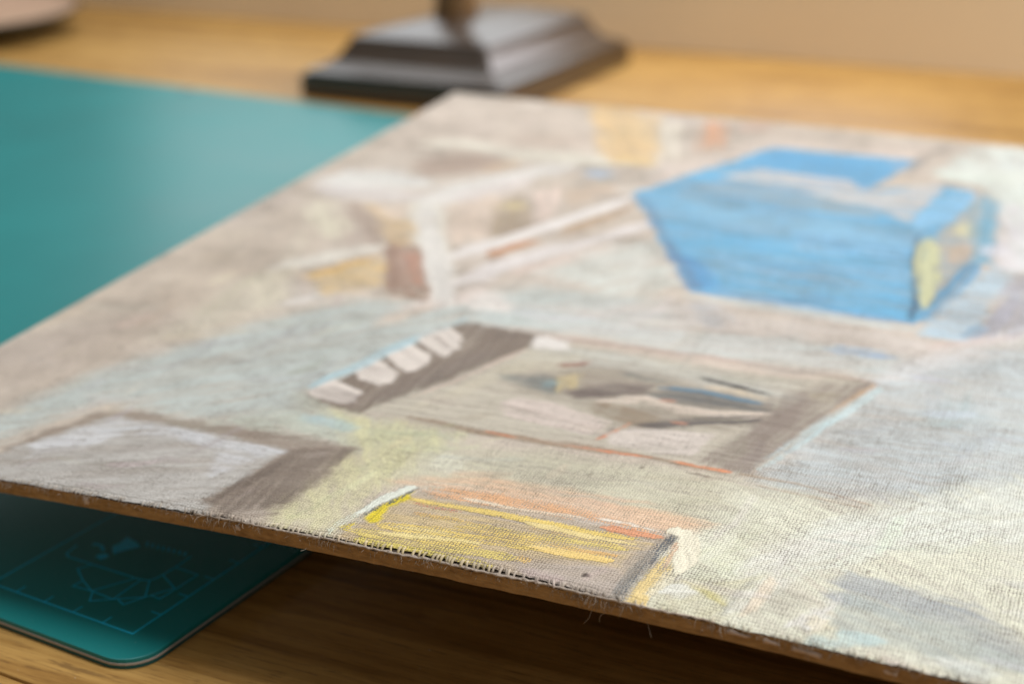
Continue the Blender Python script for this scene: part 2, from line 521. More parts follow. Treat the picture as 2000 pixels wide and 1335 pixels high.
# every stroke: kind, layer (1 = dry pastel), sRGB colour, strength, edge softness, streakiness, width, outline (all lengths in board millimetres)
STROKES = [
('p',0,(212,212,204),0.9,40,0.15,8,[[285,-20],[520,-20],[520,420],[300,420]]),
('p',0,(226,226,212),0.8,30,0.2,25,[[300,-20],[520,-20],[520,120],[340,150]]),
('p',0,(176,184,190),0.7,12,0.25,15,[[330,30],[440,20],[450,90],[380,100]]),
('p',0,(196,204,208),0.7,25,0.25,15,[[300,180],[470,170],[480,300],[320,330]]),
('p',0,(190,199,196),0.95,14,0.25,0,[[33.0,23.8],[45.6,65.1],[64.4,103.9],[88.5,142.3],[116.4,146.2],[140.0,170.9],[183.7,172.6],[196.3,154.1],[152.5,136.9],[128.1,137.0],[119.5,92.8],[110.7,70.3],[126.2,52.6],[99.0,45.0],[60.1,46.9],[45.1,10.9]]),
('p',0,(206,198,192),0.8,14,0.3,0,[[139.6,150.8],[189.8,175.0],[257.5,174.8],[279.4,167.1],[254.8,140.4],[155.5,138.0]]),
('p',0,(198,206,204),0.8,8,0.3,0,[[136.3,130.8],[154.3,136.7],[200.9,134.1],[258.0,138.6],[265.0,156.7],[221.0,157.4],[183.2,148.8],[147.2,153.7],[128.8,146.8]]),
('p',0,(190,200,204),0.85,14,0.1,4.96,[[255.1,138.6],[279.4,167.1],[306.0,191.2],[313.6,79.1],[280.4,67.9],[246.2,58.3],[241.6,66.5]]),
('p',0,(186,193,180),0.8,10,0.2,0,[[111.7,68.8],[134.2,60.6],[164.8,60.1],[166.4,44.7],[142.2,43.5],[99.0,45.0],[113.1,58.4]]),
('p',0,(197,194,172),0.9,12,0.15,0,[[156.2,53.5],[180.8,56.6],[235.9,64.0],[257.6,61.9],[252.0,35.6],[232.5,33.5],[201.1,40.6],[167.9,33.2],[151.4,29.9]]),
('p',0,(208,205,160),0.75,9,0.2,0,[[123.8,62.1],[164.8,60.1],[161.6,42.8],[160.0,24.4],[160.6,1.7],[140.7,0.8],[140.6,25.9],[143.0,42.2]]),
('p',0,(218,218,200),0.95,14,0.2,0,[[239.2,56.7],[269.4,63.0],[312.3,98.0],[319.0,-3.1],[301.3,-6.4],[232.6,-1.8],[233.9,32.8]]),
('p',0,(238,242,234),0.8,12,0.15,51.98,[[247.3,19.1],[265.2,54.4],[312.1,100.9],[314.6,64.1],[278.6,43.9],[255.8,20.6]]),
('p',0,(206,202,172),0.7,6,0.2,0,[[238.9,13.1],[247.9,17.1],[254.2,26.9],[250.4,0.7],[232.3,-0.8]]),
('p',0,(206,210,180),0.4,6,0.2,0,[[236.7,24.0],[248.1,41.6],[248.3,19.6],[240.5,11.6]]),
('p',0,(198,184,168),0.6,20,0.2,0,[[9.4,176.1],[12.7,220.6],[45.9,218.5],[60.1,163.9],[48.0,119.5],[33.9,79.9]]),
('p',0,(202,196,178),0.7,14,0.2,0,[[41.6,147.3],[49.8,160.6],[70.7,126.7],[61.5,105.3],[44.5,91.4]]),
('p',0,(182,168,158),0.4,12,0.3,0,[[-2.7,62.2],[28.1,113.6],[50.0,110.8],[31.5,59.2],[22.7,34.9]]),
('p',0,(212,198,184),0.8,12,0.2,0,[[-1.0,385.0],[76.5,392.6],[104.2,318.8],[39.9,311.8],[13.8,294.4]]),
('l',0,(188,170,156),0.8,8,0.2,14,[[61.7,335.0],[77.9,337.4],[91.1,347.4]]),
('l',0,(232,227,212),0.95,6,0.2,12,[[26.8,313.0],[40.8,320.6],[68.4,313.8],[98.7,315.2],[120.5,318.5]]),
('p',0,(172,150,136),0.85,7,0.25,0,[[32.8,286.7],[47.5,306.3],[69.4,306.1],[70.8,287.0],[47.8,271.3]]),
('l',0,(205,182,155),0.7,5,0.0,8,[[68.8,286.3],[75.9,302.1]]),
('l',0,(234,231,226),0.95,9,0.15,24,[[11.9,253.7],[31.4,261.8],[51.2,260.0]]),
('l',0,(222,217,216),0.7,8,0.15,16,[[12.8,244.0],[37.3,242.4],[62.4,246.9]]),
('l',0,(232,228,222),0.95,6,0.2,15,[[65.1,237.0],[69.3,260.6],[83.7,284.1],[98.1,304.7]]),
('l',0,(222,214,212),0.6,8,0.0,14,[[71.2,247.3],[89.0,282.3]]),
('p',0,(226,206,188),0.8,8,0.2,0,[[74.0,241.4],[87.5,260.1],[104.0,213.7],[94.8,198.4]]),
('p',0,(172,154,130),0.9,5,0.25,0,[[90.0,248.5],[94.9,264.2],[110.7,233.7],[102.7,212.0]]),
('l',0,(212,196,150),0.8,5,0.0,9,[[95.0,245.6],[99.3,250.6]]),
('p',0,(228,208,196),0.8,6,0.2,0,[[97.6,267.3],[105.8,279.7],[116.1,243.4],[113.5,229.6]]),
('p',0,(200,180,160),0.85,5,0.25,0,[[108.3,273.4],[120.8,292.6],[128.0,278.6],[118.1,254.1]]),
('l',0,(160,186,212),0.85,5,0.0,9,[[107.5,298.2],[118.4,299.1]]),
('l',0,(172,165,155),0.7,4,0.0,7,[[108.7,283.6],[122.7,293.3]]),
('l',0,(230,226,214),0.95,5,0.2,13,[[62.3,240.7],[76.6,216.3],[93.6,186.5],[115.7,146.9]]),
('l',0,(236,232,226),0.9,4,0.0,9,[[94.1,186.6],[105.1,166.0],[117.7,146.6]]),
('l',0,(222,216,212),0.95,3,0.2,8,[[100.7,186.2],[111.5,210.4],[125.1,241.6],[137.0,271.4]]),
('l',0,(200,150,112),0.95,3,0.2,5,[[111.8,194.1],[121.1,213.9]]),
('l',0,(190,166,138),0.95,3,0.2,4.5,[[126.5,225.1],[133.1,242.0],[139.9,264.3]]),
('l',0,(170,150,135),0.7,3,0.0,5,[[114.1,187.1],[117.3,195.0]]),
('l',0,(224,218,216),0.95,5,0.25,10,[[114.5,161.5],[120.8,185.1],[136.8,216.8],[157.7,252.6]]),
('l',0,(226,206,196),0.6,5,0.0,8,[[127.2,179.3],[149.7,218.7]]),
('p',0,(212,222,218),0.7,12,0.35,0,[[135.9,185.2],[149.7,218.7],[163.2,229.8],[185.6,188.5],[166.1,173.2]]),
('p',0,(226,188,140),0.1,2,0.0,0,[[124.1,186.3],[124.3,185.8],[124.2,186.4]]),
('p',0,(168,142,126),0.95,4,0.2,0,[[70.3,195.8],[85.7,195.2],[111.8,148.0],[93.4,151.5]]),
('p',0,(180,132,110),0.7,5,0.3,0,[[82.0,185.3],[87.7,188.9],[103.1,160.0],[99.2,156.1]]),
('p',0,(226,196,150),0.85,6,0.3,0,[[40.1,231.0],[47.4,232.2],[72.9,215.0],[83.8,195.7],[74.7,191.4],[55.4,215.3]]),
('p',0,(240,222,204),0.8,6,0.0,0,[[48.4,232.5],[60.3,233.3],[65.6,218.8],[59.1,216.6]]),
('l',0,(190,174,162),0.8,8,0.2,14,[[34.0,227.6],[54.8,202.6],[64.5,190.8]]),
('l',0,(228,222,200),0.85,8,0.2,13,[[23.6,227.5],[37.7,209.3],[49.5,194.7]]),
('l',0,(224,220,210),0.85,5,0.2,9,[[46.9,158.5],[59.0,172.9],[71.2,190.2]]),
('p',0,(232,200,138),0.85,5,0.4,0,[[59.9,155.8],[70.8,175.8],[81.5,176.6],[91.1,153.3],[75.9,140.5]]),
('p',0,(205,195,182),0.7,7,0.0,0,[[60.6,143.1],[78.8,139.0],[91.4,150.8],[90.8,138.2],[74.0,127.7]]),
('p',0,(188,190,190),0.5,5,0.0,0,[[61.8,146.0],[70.6,146.3],[78.8,134.1],[70.3,133.8]]),
('l',0,(238,232,226),0.9,6,0.0,11,[[69.5,133.5],[73.9,131.6]]),
('p',0,(216,208,188),0.8,9,0.2,0,[[43.8,145.4],[51.2,158.3],[64.9,134.5],[61.1,123.6]]),
('l',0,(236,230,224),0.95,5,0.0,12,[[122.6,158.3],[130.0,152.1],[138.4,149.4]]),
('l',0,(226,212,204),0.7,7,0.0,10,[[108.7,139.6],[119.1,148.1],[124.1,165.0]]),
('l',0,(222,198,178),0.6,5,0.0,7,[[105.7,124.4],[111.2,134.7],[114.9,141.8]]),
('l',0,(240,238,232),0.97,4,0.0,14,[[11.1,255.0],[30.0,264.3],[51.6,261.5]]),
('l',0,(236,232,226),0.97,3,0.0,9,[[63.7,240.5],[68.1,263.1],[82.8,286.1],[96.4,303.3]]),
('l',0,(238,234,228),0.92,4,0.0,8,[[65.5,237.1],[85.7,201.1],[106.1,166.3],[118.3,145.4]]),
('l',0,(150,118,100),0.85,2,0.0,3,[[95.9,148.8],[111.7,146.4]]),
('l',0,(150,120,104),0.7,4,0.0,5,[[74.2,191.2],[95.1,154.7]]),
('l',0,(160,140,118),0.8,3,0.0,5,[[105.3,213.0],[111.7,231.5]]),
('l',0,(226,220,216),0.97,2,0.0,6,[[100.4,188.9],[111.9,214.2],[124.2,243.8],[136.2,272.5]]),
('l',0,(186,140,108),0.95,2,0.0,4,[[112.3,193.2],[121.3,213.4]]),
('l',0,(180,154,128),0.95,2,0.0,3.5,[[127.6,224.9],[133.6,240.9],[140.3,263.1]]),
('l',0,(166,146,132),0.7,4,0.0,6,[[36.2,231.7],[55.9,209.2],[68.3,191.6]]),
('l',0,(214,176,112),0.8,3,0.0,4,[[62.0,153.9],[71.8,172.2],[76.4,180.5]]),
('l',0,(206,190,176),0.6,3,0.0,4,[[57.7,157.7],[71.0,138.9]]),
('p',0,(200,184,170),0.5,6,0.0,0,[[76.7,235.7],[85.8,249.1],[99.2,215.0],[94.1,204.1]]),
('p',0,(240,206,152),0.92,6,0.3,0,[[73.0,396.3],[92.1,399.2],[108.9,391.8],[133.3,320.1],[113.9,317.6],[104.0,326.9]]),
('p',0,(220,198,160),0.6,6,0.2,0,[[97.4,387.7],[111.9,381.8],[124.8,342.8],[110.3,354.4]]),
('l',0,(244,214,150),0.8,4,0.2,10,[[112.9,320.4],[130.5,322.2]]),
('p',0,(222,214,198),0.9,6,0.2,0,[[111.9,381.8],[122.9,385.8],[136.6,334.9],[131.1,327.2]]),
('p',0,(214,160,122),0.9,5,0.3,0,[[129.8,392.9],[143.8,388.8],[150.7,354.0],[142.6,342.8]]),
('l',0,(214,178,158),0.7,8,0.0,14,[[150.3,391.2],[158.4,387.8]]),
('p',0,(214,200,190),0.7,8,0.2,0,[[154.8,353.9],[165.3,374.6],[208.7,382.1],[234.8,381.8],[230.0,359.5],[169.5,362.6],[136.8,284.0],[135.3,314.6]]),
('p',0,(104,172,210),1.0,3,0.12,-3.67,[[135.3,279.2],[169.9,361.1],[232.2,362.6],[219.5,315.5],[246.0,332.8],[258.7,329.9],[269.3,247.4],[262.6,191.5],[259.8,183.9],[188.7,185.1]]),
('p',0,(92,162,206),0.9,4,0.4,-3.67,[[169.9,361.1],[232.2,362.6],[219.5,315.5],[199.4,323.7],[164.9,325.7]]),
('p',0,(204,198,192),0.97,4,0.4,-3.67,[[161.9,313.2],[171.6,327.5],[210.6,327.3],[218.7,314.5],[229.8,318.8],[244.9,336.0],[247.4,328.4],[241.6,284.0],[225.9,295.4],[195.7,304.3]]),
('p',0,(146,166,178),0.9,4,0.5,-3.67,[[150.6,294.2],[170.6,312.8],[225.3,295.2],[231.2,284.4],[208.7,282.1],[154.6,281.5]]),
('p',0,(128,166,190),0.6,5,0.5,-3.67,[[136.7,278.3],[167.6,286.5],[209.4,279.1],[246.6,273.6],[248.8,246.2],[207.3,247.1],[166.6,243.4]]),
('p',0,(142,198,234),0.75,7,0.5,-3.67,[[202.9,257.5],[230.7,267.2],[246.9,262.8],[250.6,225.2],[235.7,241.0],[210.3,242.3]]),
('p',0,(78,138,192),0.8,5,0.3,-3.67,[[166.6,225.2],[186.2,210.0],[194.9,192.2],[187.9,186.8],[171.6,215.5]]),
('p',0,(106,138,168),0.8,3,0.3,-3.67,[[136.7,278.3],[141.9,276.7],[191.4,187.7],[188.0,186.4]]),
('l',0,(110,165,205),0.9,2,0.3,5,[[188.3,186.5],[223.7,185.3],[259.4,184.6]]),
('l',0,(150,202,230),0.6119598355487644,1,0.4,1.7712781265250839,[[190.0,249.7],[200.0,249.1],[209.7,248.5]]),
('l',0,(74,132,182),0.6927615079460361,1,0.4,1.605395261283672,[[220.2,193.3],[227.6,193.1],[234.6,193.2]]),
('l',0,(164,208,230),0.5364778523105245,1,0.4,2.288753207659511,[[178.6,229.2],[201.0,228.3],[222.5,227.4]]),
('l',0,(150,202,230),0.6882496789316426,1,0.4,2.0701147336253345,[[157.6,273.0],[192.1,270.3],[224.7,267.9]]),
('l',0,(126,184,218),0.5382371914002604,1,0.4,2.2816480013758116,[[213.0,245.6],[228.5,244.7],[243.3,244.0]]),
('l',0,(98,142,168),0.47594542943159807,1,0.4,1.1039532903010034,[[215.3,201.6],[233.9,201.3],[251.9,201.1]]),
('l',0,(98,142,168),0.6009079573513468,1,0.4,2.1502156799942207,[[219.4,189.1],[226.5,189.0],[233.4,189.0]]),
('l',0,(98,142,168),0.6997401982388645,1,0.4,2.2934184018000257,[[188.5,223.9],[197.5,223.5],[206.2,223.2]]),
('l',0,(76,118,152),0.6001844610958369,1,0.4,1.7126489136892853,[[200.5,187.3],[218.8,187.1],[236.4,187.1]]),
('l',0,(150,202,230),0.5687004979616395,1,0.4,1.0866522550224578,[[212.2,260.5],[222.3,259.8],[232.2,259.2]]),
('l',0,(62,120,172),0.5028619363866718,1,0.4,1.1261480616792143,[[202.1,214.7],[210.5,214.5],[218.7,214.3]]),
('l',0,(150,202,230),0.6052312840955999,1,0.4,1.4667071534518952,[[182.3,204.8],[215.6,204.0],[246.9,203.6]]),
('l',0,(74,132,182),0.42693974664689416,1,0.4,1.3645050802145087,[[193.3,222.3],[221.2,221.2],[247.5,220.5]]),
('l',0,(126,184,218),0.6414065757010321,1,0.4,1.2950598071090762,[[173.4,219.0],[182.3,218.6],[191.1,218.3]]),
('l',0,(74,132,182),0.5611433714960666,1,0.4,1.466683859118274,[[212.9,188.0],[220.1,187.9],[227.0,188.0]]),
('l',0,(150,202,230),0.6840292120535626,1,0.4,2.359325014881282,[[219.8,223.9],[228.3,223.6],[236.7,223.3]]),
('l',0,(98,142,168),0.5060475982125898,1,0.4,1.28734930963584,[[216.8,245.2],[226.3,244.7],[235.5,244.2]]),
('l',0,(98,142,168),0.6212631873536404,1,0.4,1.8236969119593853,[[232.6,238.5],[241.5,238.1],[250.3,237.7]]),
('l',0,(164,208,230),0.49762354387575386,1,0.4,1.813295876684974,[[193.5,265.9],[204.2,265.1],[214.4,264.4]]),
('l',0,(62,120,172),0.5597092453727328,1,0.4,1.2766834172752053,[[218.5,226.5],[234.3,225.8],[249.4,225.4]]),
('l',0,(98,142,168),0.49244803678349697,1,0.4,2.165761419336738,[[198.4,218.6],[207.1,218.3],[215.4,218.1]]),
('l',0,(150,202,230),0.575003750457527,1,0.4,1.097131167836674,[[188.0,203.2],[216.1,202.6],[242.7,202.2]]),
('l',0,(164,208,230),0.43564459242115505,1,0.4,1.9470996100122746,[[196.4,213.7],[204.8,213.4],[213.0,213.2]]),
('l',0,(126,184,218),0.42798191843814093,1,0.4,2.3410361182237143,[[189.7,242.2],[213.6,240.9],[236.3,239.8]]),
('l',0,(98,142,168),0.5853696699079376,1,0.4,1.0813789870654298,[[195.4,206.6],[209.5,206.3],[223.3,206.0]]),
('l',0,(74,132,182),0.6897812554588768,1,0.4,1.4101645008537145,[[231.3,251.5],[240.6,250.9],[249.5,250.4]]),
('l',0,(126,184,218),0.49491107286998837,1,0.4,2.090792886726247,[[207.2,262.6],[217.5,261.8],[227.5,261.2]]),
('l',0,(126,184,218),0.4698498703660937,1,0.4,1.519898447647667,[[198.5,239.6],[207.9,239.1],[217.2,238.6]]),
('l',0,(150,202,230),0.7245820250439685,1,0.4,2.325241749574534,[[221.1,227.4],[230.2,227.0],[239.0,226.7]]),
('l',0,(164,208,230),0.590351367141113,1,0.4,2.3450491177556123,[[226.2,249.0],[235.7,248.4],[244.9,248.0]]),
('l',0,(98,142,168),0.41230057229297795,1,0.4,1.26680091222834,[[247.6,194.5],[252.6,194.5],[257.5,194.5]]),
('l',0,(126,184,218),0.6608543935588366,1,0.4,0.9197167450306694,[[196.2,201.8],[208.6,201.5],[220.5,201.3]]),
('l',0,(150,202,230),0.7195796677042348,1,0.4,0.9798699364704168,[[180.2,256.4],[199.0,255.1],[217.0,254.0]]),
('l',0,(150,202,230),0.5231445705688083,1,0.4,2.0734876676801757,[[158.8,263.3],[203.9,260.2],[245.8,257.5]]),
('l',0,(74,132,182),0.7113716459432085,1,0.4,1.3106382644373906,[[205.1,252.5],[218.9,251.6],[232.4,250.8]]),
('l',0,(150,202,230),0.49498896179266666,1,0.4,0.9748977782929942,[[198.1,259.2],[220.1,257.7],[241.1,256.4]]),
('l',0,(126,184,218),0.6999578548162562,1,0.4,2.129289047440238,[[196.4,246.6],[206.2,246.0],[215.7,245.5]]),
('l',0,(126,184,218),0.43014480270737104,1,0.4,2.1816734021088395,[[182.7,204.3],[191.0,204.0],[198.9,203.9]]),
('l',0,(98,142,168),0.5064413765541621,1,0.4,1.4844540549808718,[[194.7,226.3],[203.6,226.0],[212.4,225.6]]),
('l',0,(74,132,182),0.5330833217378887,1,0.4,1.9740642330390155,[[196.8,246.9],[223.7,245.3],[249.3,244.0]]),
('l',0,(150,202,230),0.6228367476195568,1,0.4,1.7119854969560877,[[163.0,266.3],[174.1,265.4],[184.8,264.7]]),
('l',0,(164,208,230),0.5471798642173495,1,0.4,1.9543209908338106,[[146.9,271.0],[193.3,267.5],[236.4,264.4]]),
('l',0,(150,202,230),0.6810980699860378,1,0.4,1.7848530658138655,[[195.8,210.5],[204.8,210.2],[213.5,210.0]]),
('l',0,(98,142,168),0.6768209137366927,1,0.4,2.2467812973157524,[[154.1,253.2],[164.7,252.5],[175.1,251.9]]),
('l',0,(76,118,152),0.5855628507387958,1,0.4,2.174687657736355,[[166.0,249.0],[183.5,247.8],[200.2,246.9]]),
('l',0,(150,202,230),0.40171544749842336,1,0.4,1.7816381549453215,[[170.0,238.4],[180.3,237.9],[190.3,237.4]]),
('l',0,(70,140,190),0.5148017389336003,2,0.4,2.6286433055892524,[[145.4,290.6],[193.3,284.2]]),
('l',0,(70,140,190),0.37877416959690813,2,0.4,1.550934893547643,[[172.1,306.6],[202.5,303.4]]),
('l',0,(110,170,205),0.3590673174639146,2,0.4,3.097494499218243,[[171.5,315.8],[197.9,313.4]]),
('l',0,(70,140,190),0.3749783656272335,2,0.4,2.6089247576738135,[[194.9,339.4],[210.6,338.7]]),
('l',0,(70,140,190),0.41053151562502543,2,0.4,3.1561186623176596,[[190.8,320.4],[210.8,318.7]]),
('l',0,(110,170,205),0.4998633835402124,2,0.4,2.005792071930637,[[160.3,291.6],[184.2,288.5]]),
('l',0,(110,170,205),0.5932641143528549,2,0.4,2.500619221259118,[[203.3,355.0],[228.5,354.4]]),
('l',0,(96,148,186),0.49495626031207995,2,0.4,2.6368098222630625,[[161.2,310.9],[199.1,307.1]]),
('l',0,(110,170,205),0.3873318496394592,2,0.4,3.294802589529085,[[177.4,354.2],[210.8,353.4]]),
('l',0,(96,148,186),0.49661705441570025,2,0.4,3.401384032414161,[[190.4,280.5],[206.0,278.3]]),
('l',0,(70,140,190),0.42871188211215505,2,0.4,2.6712346302810053,[[173.9,348.5],[212.8,347.1]]),
('l',0,(110,170,205),0.5638235334552837,2,0.4,2.842770050545533,[[190.5,292.2],[206.9,290.2]]),
('l',0,(70,140,190),0.4170234085609943,2,0.4,2.1144546422827952,[[194.2,323.9],[219.0,322.0]]),
('l',0,(70,140,190),0.5435511377897155,2,0.4,2.144084311762387,[[176.2,343.6],[199.8,342.6]]),
('l',0,(62,92,116),0.85,2,0.2,3,[[247.2,268.9],[253.4,226.3],[259.0,186.8]]),
('l',0,(140,192,226),0.9,3,0.2,11,[[247.1,278.1],[252.3,305.7],[258.0,326.2]]),
('p',0,(176,170,158),0.95,4,0.3,-3.67,[[252.9,266.5],[260.6,314.9],[268.5,249.8],[262.0,200.7]]),
('l',0,(188,188,148),0.95,2.5,0.2,7,[[251.3,265.8],[255.7,232.6],[260.6,199.2]]),
('l',0,(205,178,150),0.7,5,0.0,9,[[263.6,263.7],[263.8,246.8]]),
('l',0,(214,206,160),0.7,5,0.0,8,[[261.9,287.0],[263.8,275.6]]),
('l',0,(96,108,118),0.7,3,0.0,4,[[269.3,246.3],[264.5,220.5],[262.0,199.7]]),
('l',0,(96,150,184),0.95,2.5,0.3,6,[[270.1,246.6],[266.7,216.4],[262.6,186.0]]),
('l',0,(138,160,168),0.8,3,0.2,7,[[262.7,319.8],[266.8,282.8],[269.8,249.2]]),
('p',0,(110,166,192),0.9,4,0.3,-3.67,[[261.7,327.6],[270.9,318.9],[274.8,249.6],[270.1,246.6]]),
('l',0,(226,226,236),0.7,4,0.0,8,[[274.4,268.0],[274.8,256.8]]),
('p',0,(176,198,212),0.9,5,0.3,-3.67,[[263.2,181.7],[274.9,248.5],[283.8,243.5],[276.9,175.3],[263.5,175.2]]),
('p',0,(165,166,178),0.9,5,0.3,0,[[285.6,242.2],[302.9,236.4],[306.0,191.2],[276.6,177.7]]),
('l',0,(130,165,190),0.7,3,0.0,5,[[275.8,178.2],[278.7,190.5]]),
('l',0,(196,206,206),0.8,4,0.4,7,[[188.5,182.0],[224.6,181.8],[262.8,179.3]]),
('l',0,(176,186,196),0.5,6,0.0,8,[[192.8,176.2],[205.0,157.6]]),
('p',0,(218,228,222),0.85,6,0.2,0,[[240.7,350.5],[250.6,390.9],[287.2,401.0],[301.5,256.7],[284.5,244.4],[271.6,316.5],[258.8,335.6],[244.4,339.4]]),
('p',0,(214,212,216),0.8,6,0.2,0,[[272.5,316.9],[289.5,323.5],[296.0,243.8],[277.9,244.3]]),
('l',0,(228,236,226),0.9,5,0.0,11,[[244.1,348.1],[261.8,351.1],[273.7,350.5]]),
('l',0,(136,128,122),0.7,5,0.0,5,[[231.6,343.4],[234.3,371.3],[240.4,387.2]]),
('l',0,(150,140,126),0.7,3,0.0,4,[[245.0,335.3],[253.6,337.2]]),
('l',0,(120,170,215),0.75,3,0.6,5,[[240.1,154.5],[258.0,154.6]]),
('l',0,(212,190,182),0.6,4,0.3,6,[[267.9,166.3],[278.4,175.0],[291.8,187.2]]),
('l',0,(224,224,226),0.45,7,0.3,10,[[258.4,136.1],[279.4,167.1],[291.1,193.6]]),
('l',0,(150,175,182),0.4,10,0.3,14,[[274.4,122.8],[285.1,122.3]]),
('p',0,(184,177,162),0.97,2.5,0.1,1.91,[[155.0,131.1],[256.5,135.3],[237.1,64.5],[211.2,67.3],[152.5,63.8],[130.4,64.5]]),
('p',0,(192,193,186),0.7,8,0.3,1.91,[[158.9,121.8],[182.9,126.9],[238.2,123.7],[238.5,110.8],[186.7,116.1],[157.1,110.6]]),
('l',0,(172,150,138),0.95,1,0.2,2.2,[[155.7,131.4],[188.5,133.4],[255.8,135.0]]),
('l',0,(214,196,184),0.6,3,0.4,5,[[169.1,129.1],[212.8,130.7],[242.1,131.8]]),
('p',0,(220,215,210),0.95,2.5,0.2,0,[[155.8,131.5],[166.6,131.2],[169.4,125.0],[157.5,121.2]]),
('p',0,(196,188,168),0.6,6,0.2,0,[[159.0,119.7],[175.9,119.9],[173.8,109.0],[158.9,99.3],[149.8,75.2],[144.8,69.7]]),
('p',0,(118,104,92),0.97,2.2,0.2,0,[[129.2,134.7],[156.7,131.8],[158.2,121.5],[139.8,79.5],[133.0,62.6],[113.9,67.7],[119.0,93.8]]),
('l',0,(128,116,108),0.6,6,0.3,10,[[149.1,113.8],[140.1,88.3],[133.7,72.9]]),
('l',0,(208,190,176),0.7,1,0.2,1.6,[[157.8,120.5],[150.6,100.1],[141.7,75.8]]),
('p',0,(212,203,195),1.0,1.5,0.04,0,[[122.4,116.0],[128.9,127.7],[136.1,121.0],[138.7,114.6],[137.2,105.7],[131.4,108.9]]),
('p',0,(212,203,195),1.0,1.5,0.04,0,[[119.6,101.8],[122.7,113.1],[132.6,106.5],[134.9,98.7],[132.2,92.5],[127.7,94.5]]),
('p',0,(212,203,195),1.0,1.5,0.04,0,[[116.4,89.3],[118.1,101.3],[129.5,91.1],[131.6,84.9],[129.0,81.3],[121.1,83.8]]),
('p',0,(212,203,195),1.0,1.5,0.04,0,[[111.6,71.4],[114.9,81.6],[126.7,75.1],[128.6,69.6],[125.4,66.3],[116.1,67.7]]),
('l',0,(150,136,126),0.6,1.2,0.2,1.6,[[127.2,120.8],[135.3,112.9]]),
('p',0,(140,128,122),0.45,1.5,0.3,0,[[112.7,69.9],[116.6,77.2],[127.0,73.4],[129.6,66.0],[122.0,65.1]]),
('l',0,(172,205,216),0.75,2,0.3,4.5,[[112.3,74.6],[117.7,96.2],[122.7,119.2],[129.2,136.5]]),
('l',0,(160,195,206),0.5,4,0.3,5,[[121.1,55.9],[136.6,53.6]]),
('p',0,(142,130,116),0.65,9,0.25,-2.18,[[161.6,100.3],[179.3,115.2],[202.0,116.3],[232.6,112.0],[239.2,102.3],[227.2,90.4],[206.8,80.2],[184.9,88.7],[174.5,92.0]]),
('p',0,(116,122,120),0.8,4,0.25,0,[[156.8,99.7],[169.1,105.2],[174.9,104.3],[176.9,93.6],[171.9,94.7],[162.7,98.0]]),
('l',0,(130,158,162),0.6,3,0.0,4,[[173.2,97.1],[175.6,100.7]]),
('p',0,(196,178,130),0.7,3,0.2,0,[[173.8,105.1],[179.9,109.4],[181.8,100.5],[177.8,95.1]]),
('l',0,(150,106,90),0.8,1.5,0.3,2.5,[[171.7,112.2],[178.6,116.9]]),
('p',0,(100,88,84),0.9,4,0.3,0,[[179.8,95.9],[187.8,104.8],[200.2,109.0],[200.5,100.5],[190.1,94.4],[184.0,92.8]]),
('p',0,(152,140,130),0.5,4,0.3,0,[[179.9,109.4],[198.4,109.0],[203.2,103.5],[185.1,99.9]]),
('p',0,(96,98,98),0.9,4,0.3,0,[[200.7,103.2],[205.7,109.4],[221.6,110.3],[233.8,107.1],[237.5,103.3],[224.1,101.2],[210.5,99.1],[203.9,99.3]]),
('l',0,(92,128,150),0.85,1.3,0.3,2.2,[[203.2,108.0],[212.9,110.0],[221.8,109.3],[230.7,108.3]]),
('l',0,(104,112,110),0.7,1.5,0.0,2,[[189.1,113.9],[197.2,112.4],[203.5,111.9]]),
('l',0,(44,44,46),0.97,0.7,0.1,2.2,[[212.0,118.9],[221.2,116.9],[232.5,114.9]]),
('l',0,(206,192,170),0.8,1.2,0.0,2.2,[[214.7,113.8],[223.5,113.7],[232.7,111.3]]),
('p',0,(130,118,110),0.6,6,0.2,0,[[232.1,113.6],[243.8,124.2],[242.3,95.1],[234.5,78.7],[233.3,98.1]]),
('l',0,(212,198,184),0.9,2,0.2,4,[[190.7,92.9],[201.5,99.8],[212.8,96.5],[225.2,97.4],[234.9,102.9]]),
('p',0,(142,126,106),0.85,3,0.25,0,[[187.7,89.1],[194.6,94.4],[208.9,90.6],[212.0,85.7],[203.8,80.6],[191.8,86.1]]),
('p',0,(82,76,76),0.95,2.5,0.3,0,[[203.8,83.0],[211.0,88.7],[223.0,95.4],[234.2,100.2],[232.8,95.1],[221.8,89.8],[211.7,82.2]]),
('p',0,(206,192,184),0.9,2,0.2,0,[[166.4,80.8],[168.8,87.5],[181.0,87.2],[197.5,82.5],[197.4,75.6],[194.4,71.7],[171.0,75.4]]),
('p',0,(204,194,186),0.92,1.6,0.2,0,[[201.1,74.5],[203.7,81.6],[212.7,83.3],[226.0,84.8],[223.5,70.9],[212.1,68.6],[202.3,69.1]]),
('l',0,(112,100,98),0.7,1,0.0,1.5,[[198.6,70.8],[200.1,79.1]]),
('l',0,(214,136,98),0.85,0.6,0.2,0.9,[[198.1,69.3],[200.8,77.0],[202.9,83.3]]),
('p',0,(132,118,110),0.72,5,0.3,-106.29,[[244.2,128.9],[256.8,134.3],[248.9,101.3],[240.1,67.3],[225.5,68.6],[234.3,94.4],[237.6,108.7]]),
('l',0,(190,160,130),0.85,1,0.3,1.6,[[256.9,132.8],[248.0,99.3],[239.9,68.1]]),
('l',0,(194,216,220),0.85,1.6,0.35,3.4,[[259.3,131.5],[249.2,99.8],[240.0,70.2]]),
('l',0,(152,130,108),0.9,1.4,0.3,2.8,[[147.1,65.3],[167.4,63.8],[211.7,65.9],[234.4,64.8]]),
('l',0,(220,128,78),0.95,0.6,0.35,1.0,[[190.3,64.2],[202.4,65.3],[214.3,66.1]]),
('l',0,(214,128,80),0.8,0.5,0.35,0.8,[[169.9,64.7],[179.0,63.9]]),
